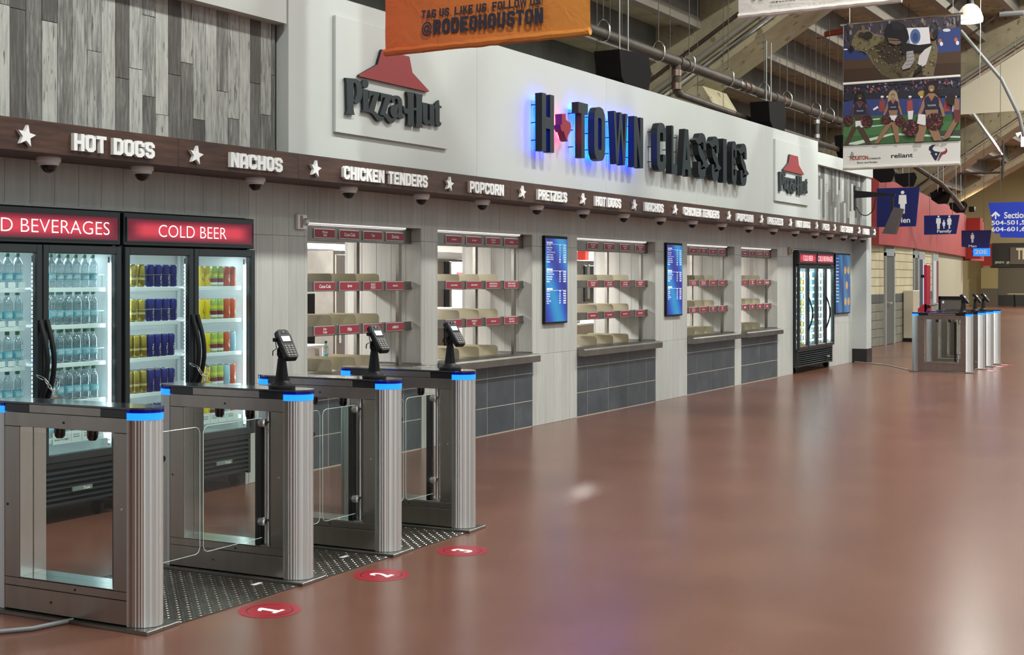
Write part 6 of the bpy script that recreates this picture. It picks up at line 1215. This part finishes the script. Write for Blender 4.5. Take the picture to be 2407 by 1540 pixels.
b = MB((X_, 6.5, 2.9)); b.tube([(X_-.02, 6.66, 2.9)] + [(X_-.04, 6.48+.17*math.cos(a), 2.98-.24*math.sin(a)*1.) for a in [PI*i/8 for i in range(1, 8)]] + [(X_-.02, 6.3, 3.07)], .009, BLACK, 6); b.build('cable', t)
# ---------------------------------------------------------------- far end of the concourse
FAR = [(50.7, 10.2), (56, 11.2), (64, 12.8), (76, 15.4), (80, 16.5)]
wallpoly(FAR, 0, 12.4, .4, TAN, 'wall_far_tan')
b = MB((80, 13, 0)); b.box((80.4, -20, 0), (81, 16.5, 12.4), TAN); structure(b, 'wall_far_end')
DKW = mat('store_dark', sr('2c2926'), .5); BRN = mat('shutter_brown', sr('5c5242'), .6)
y0, z0 = onX(2333, 628, 80.2); y1, z1 = onX(2333, 572, 80.2)
t = thing('storefront', 'dark store front with lit lettering at the far end of the concourse', 'storefront', (80.3, y0-3, 0)); b = MB((80.3, y0, 0)); b.bbox((80.1, -14, z0), (80.39, y0, z1), DKW, .01); b.build('fascia', t)
b = MB((80.3, y0, 0)); b.box((80.2, -14, .6), (80.39, y0-.1, z0), BRN); b.box((80.15, -14, 0), (80.39, y0-.1, .6), DKW); b.build('shutter', t)
ya, za = onX(2374, 622, 80.05); yb, zb_ = onX(2480, 580, 80.05); b = MB((80.05, ya, za)); b.bbox((80.0, yb, za), (80.1, ya, zb_), mat('store_sign', sr('5e5447'), .5), .02); text(b, 'TEAM STORE', frX(80.0, ya, za), .35, .28, 3.3, .95, mat('sign_cream', sr('d9ccb0'), .5), .004, .03); b.build('sign', t)
for px0, px1, s_ in ((2338, 2360, 'JERSEYS'), (2365, 2383, 'APPAREL'), (2391, 2410, 'TICKETS')):
    ya, za = onX(px0, 621, 80.0); yb, _ = onX(px1, 621, 80.0); b = MB((80.05, ya, za)); text(b, s_, frX(80.05, ya, za), 0, 0, ya-yb, .16, mat('sign_cream', (0,)*3), .004, .02); b.build('lettering', t)
ya, za = onX(2306, 625, 79); yb, zb_ = onX(2330, 573, 79); b = MB((79, ya, za)); b.box((79, yb, za), (79.3, ya, zb_), mat('deep_red', (0,)*3)); structure(b, 'trim_5')
ya, za = onX(2306, 678, 79.1); yb, zb_ = onX(2345, 630, 79.1); b = MB((79, ya, 0)); b.box((79.1, yb, za), (79.3, ya, zb_), mat('yellow_panel', sr('8c7c52'), .6)); b.box((79.1, yb, 0), (79.3, ya, za), mat('brown_panel', sr('54493a'), .6)); structure(b, 'trim_6')
ya, _ = onX(2368, 690, 76); t = thing('folding_table', 'pale folding table against the far shutter', 'table', (76, ya-1.2, 0)); b = MB((76, ya, .7)); b.bbox((76, ya-3.0, .68), (76.7, ya, .74), mat('table_top', sr('8a7f68'), .5), .01); b.build('tabletop', t)
for dy in (-.3, -.9, -2.6): b = MB((76.3, ya+dy, 0)); b.tube([(76.1, ya+dy, 0), (76.35, ya+dy, .68)], .025, BLACK, 6); b.tube([(76.6, ya+dy, 0), (76.35, ya+dy, .68)], .025, BLACK, 6); b.build('leg', t)
y, z = onX(2290, 500, 44); t = thing('wall_uplight', 'wall washer lighting the tan wall beyond the red wall', 'lamp', (50, 9.6, 4.6)); b = MB((52.4, 9.9, 4.2)); b.bbox((52.3, 9.8, 4.1), (52.6, 10.0, 4.3), BLACK, .01); b.build('housing', t)
area('uplight', (53.5, 9.7, 4.3), .3, 30, (1, .85, .5), rot=(math.radians(120), 0, 0))
# unseen side and rear walls; pillars, gaps and brown shaped for steel reflections
b = MB(); b.box((-14, -13, 0), (95, -12.6, 1.1), TAN)
for i in range(14): b.box((-14+i*8, -13, 1.1), (-12.9+i*8, -12.4, 9), TAN)
structure(b, 'wall_right_unseen'); b = MB(); b.box((-9.3, -3.5, 0), (-9, 12, 8), mat('brown_wall', sr('5a3f30'), .7)); structure(b, 'wall_behind_unseen')
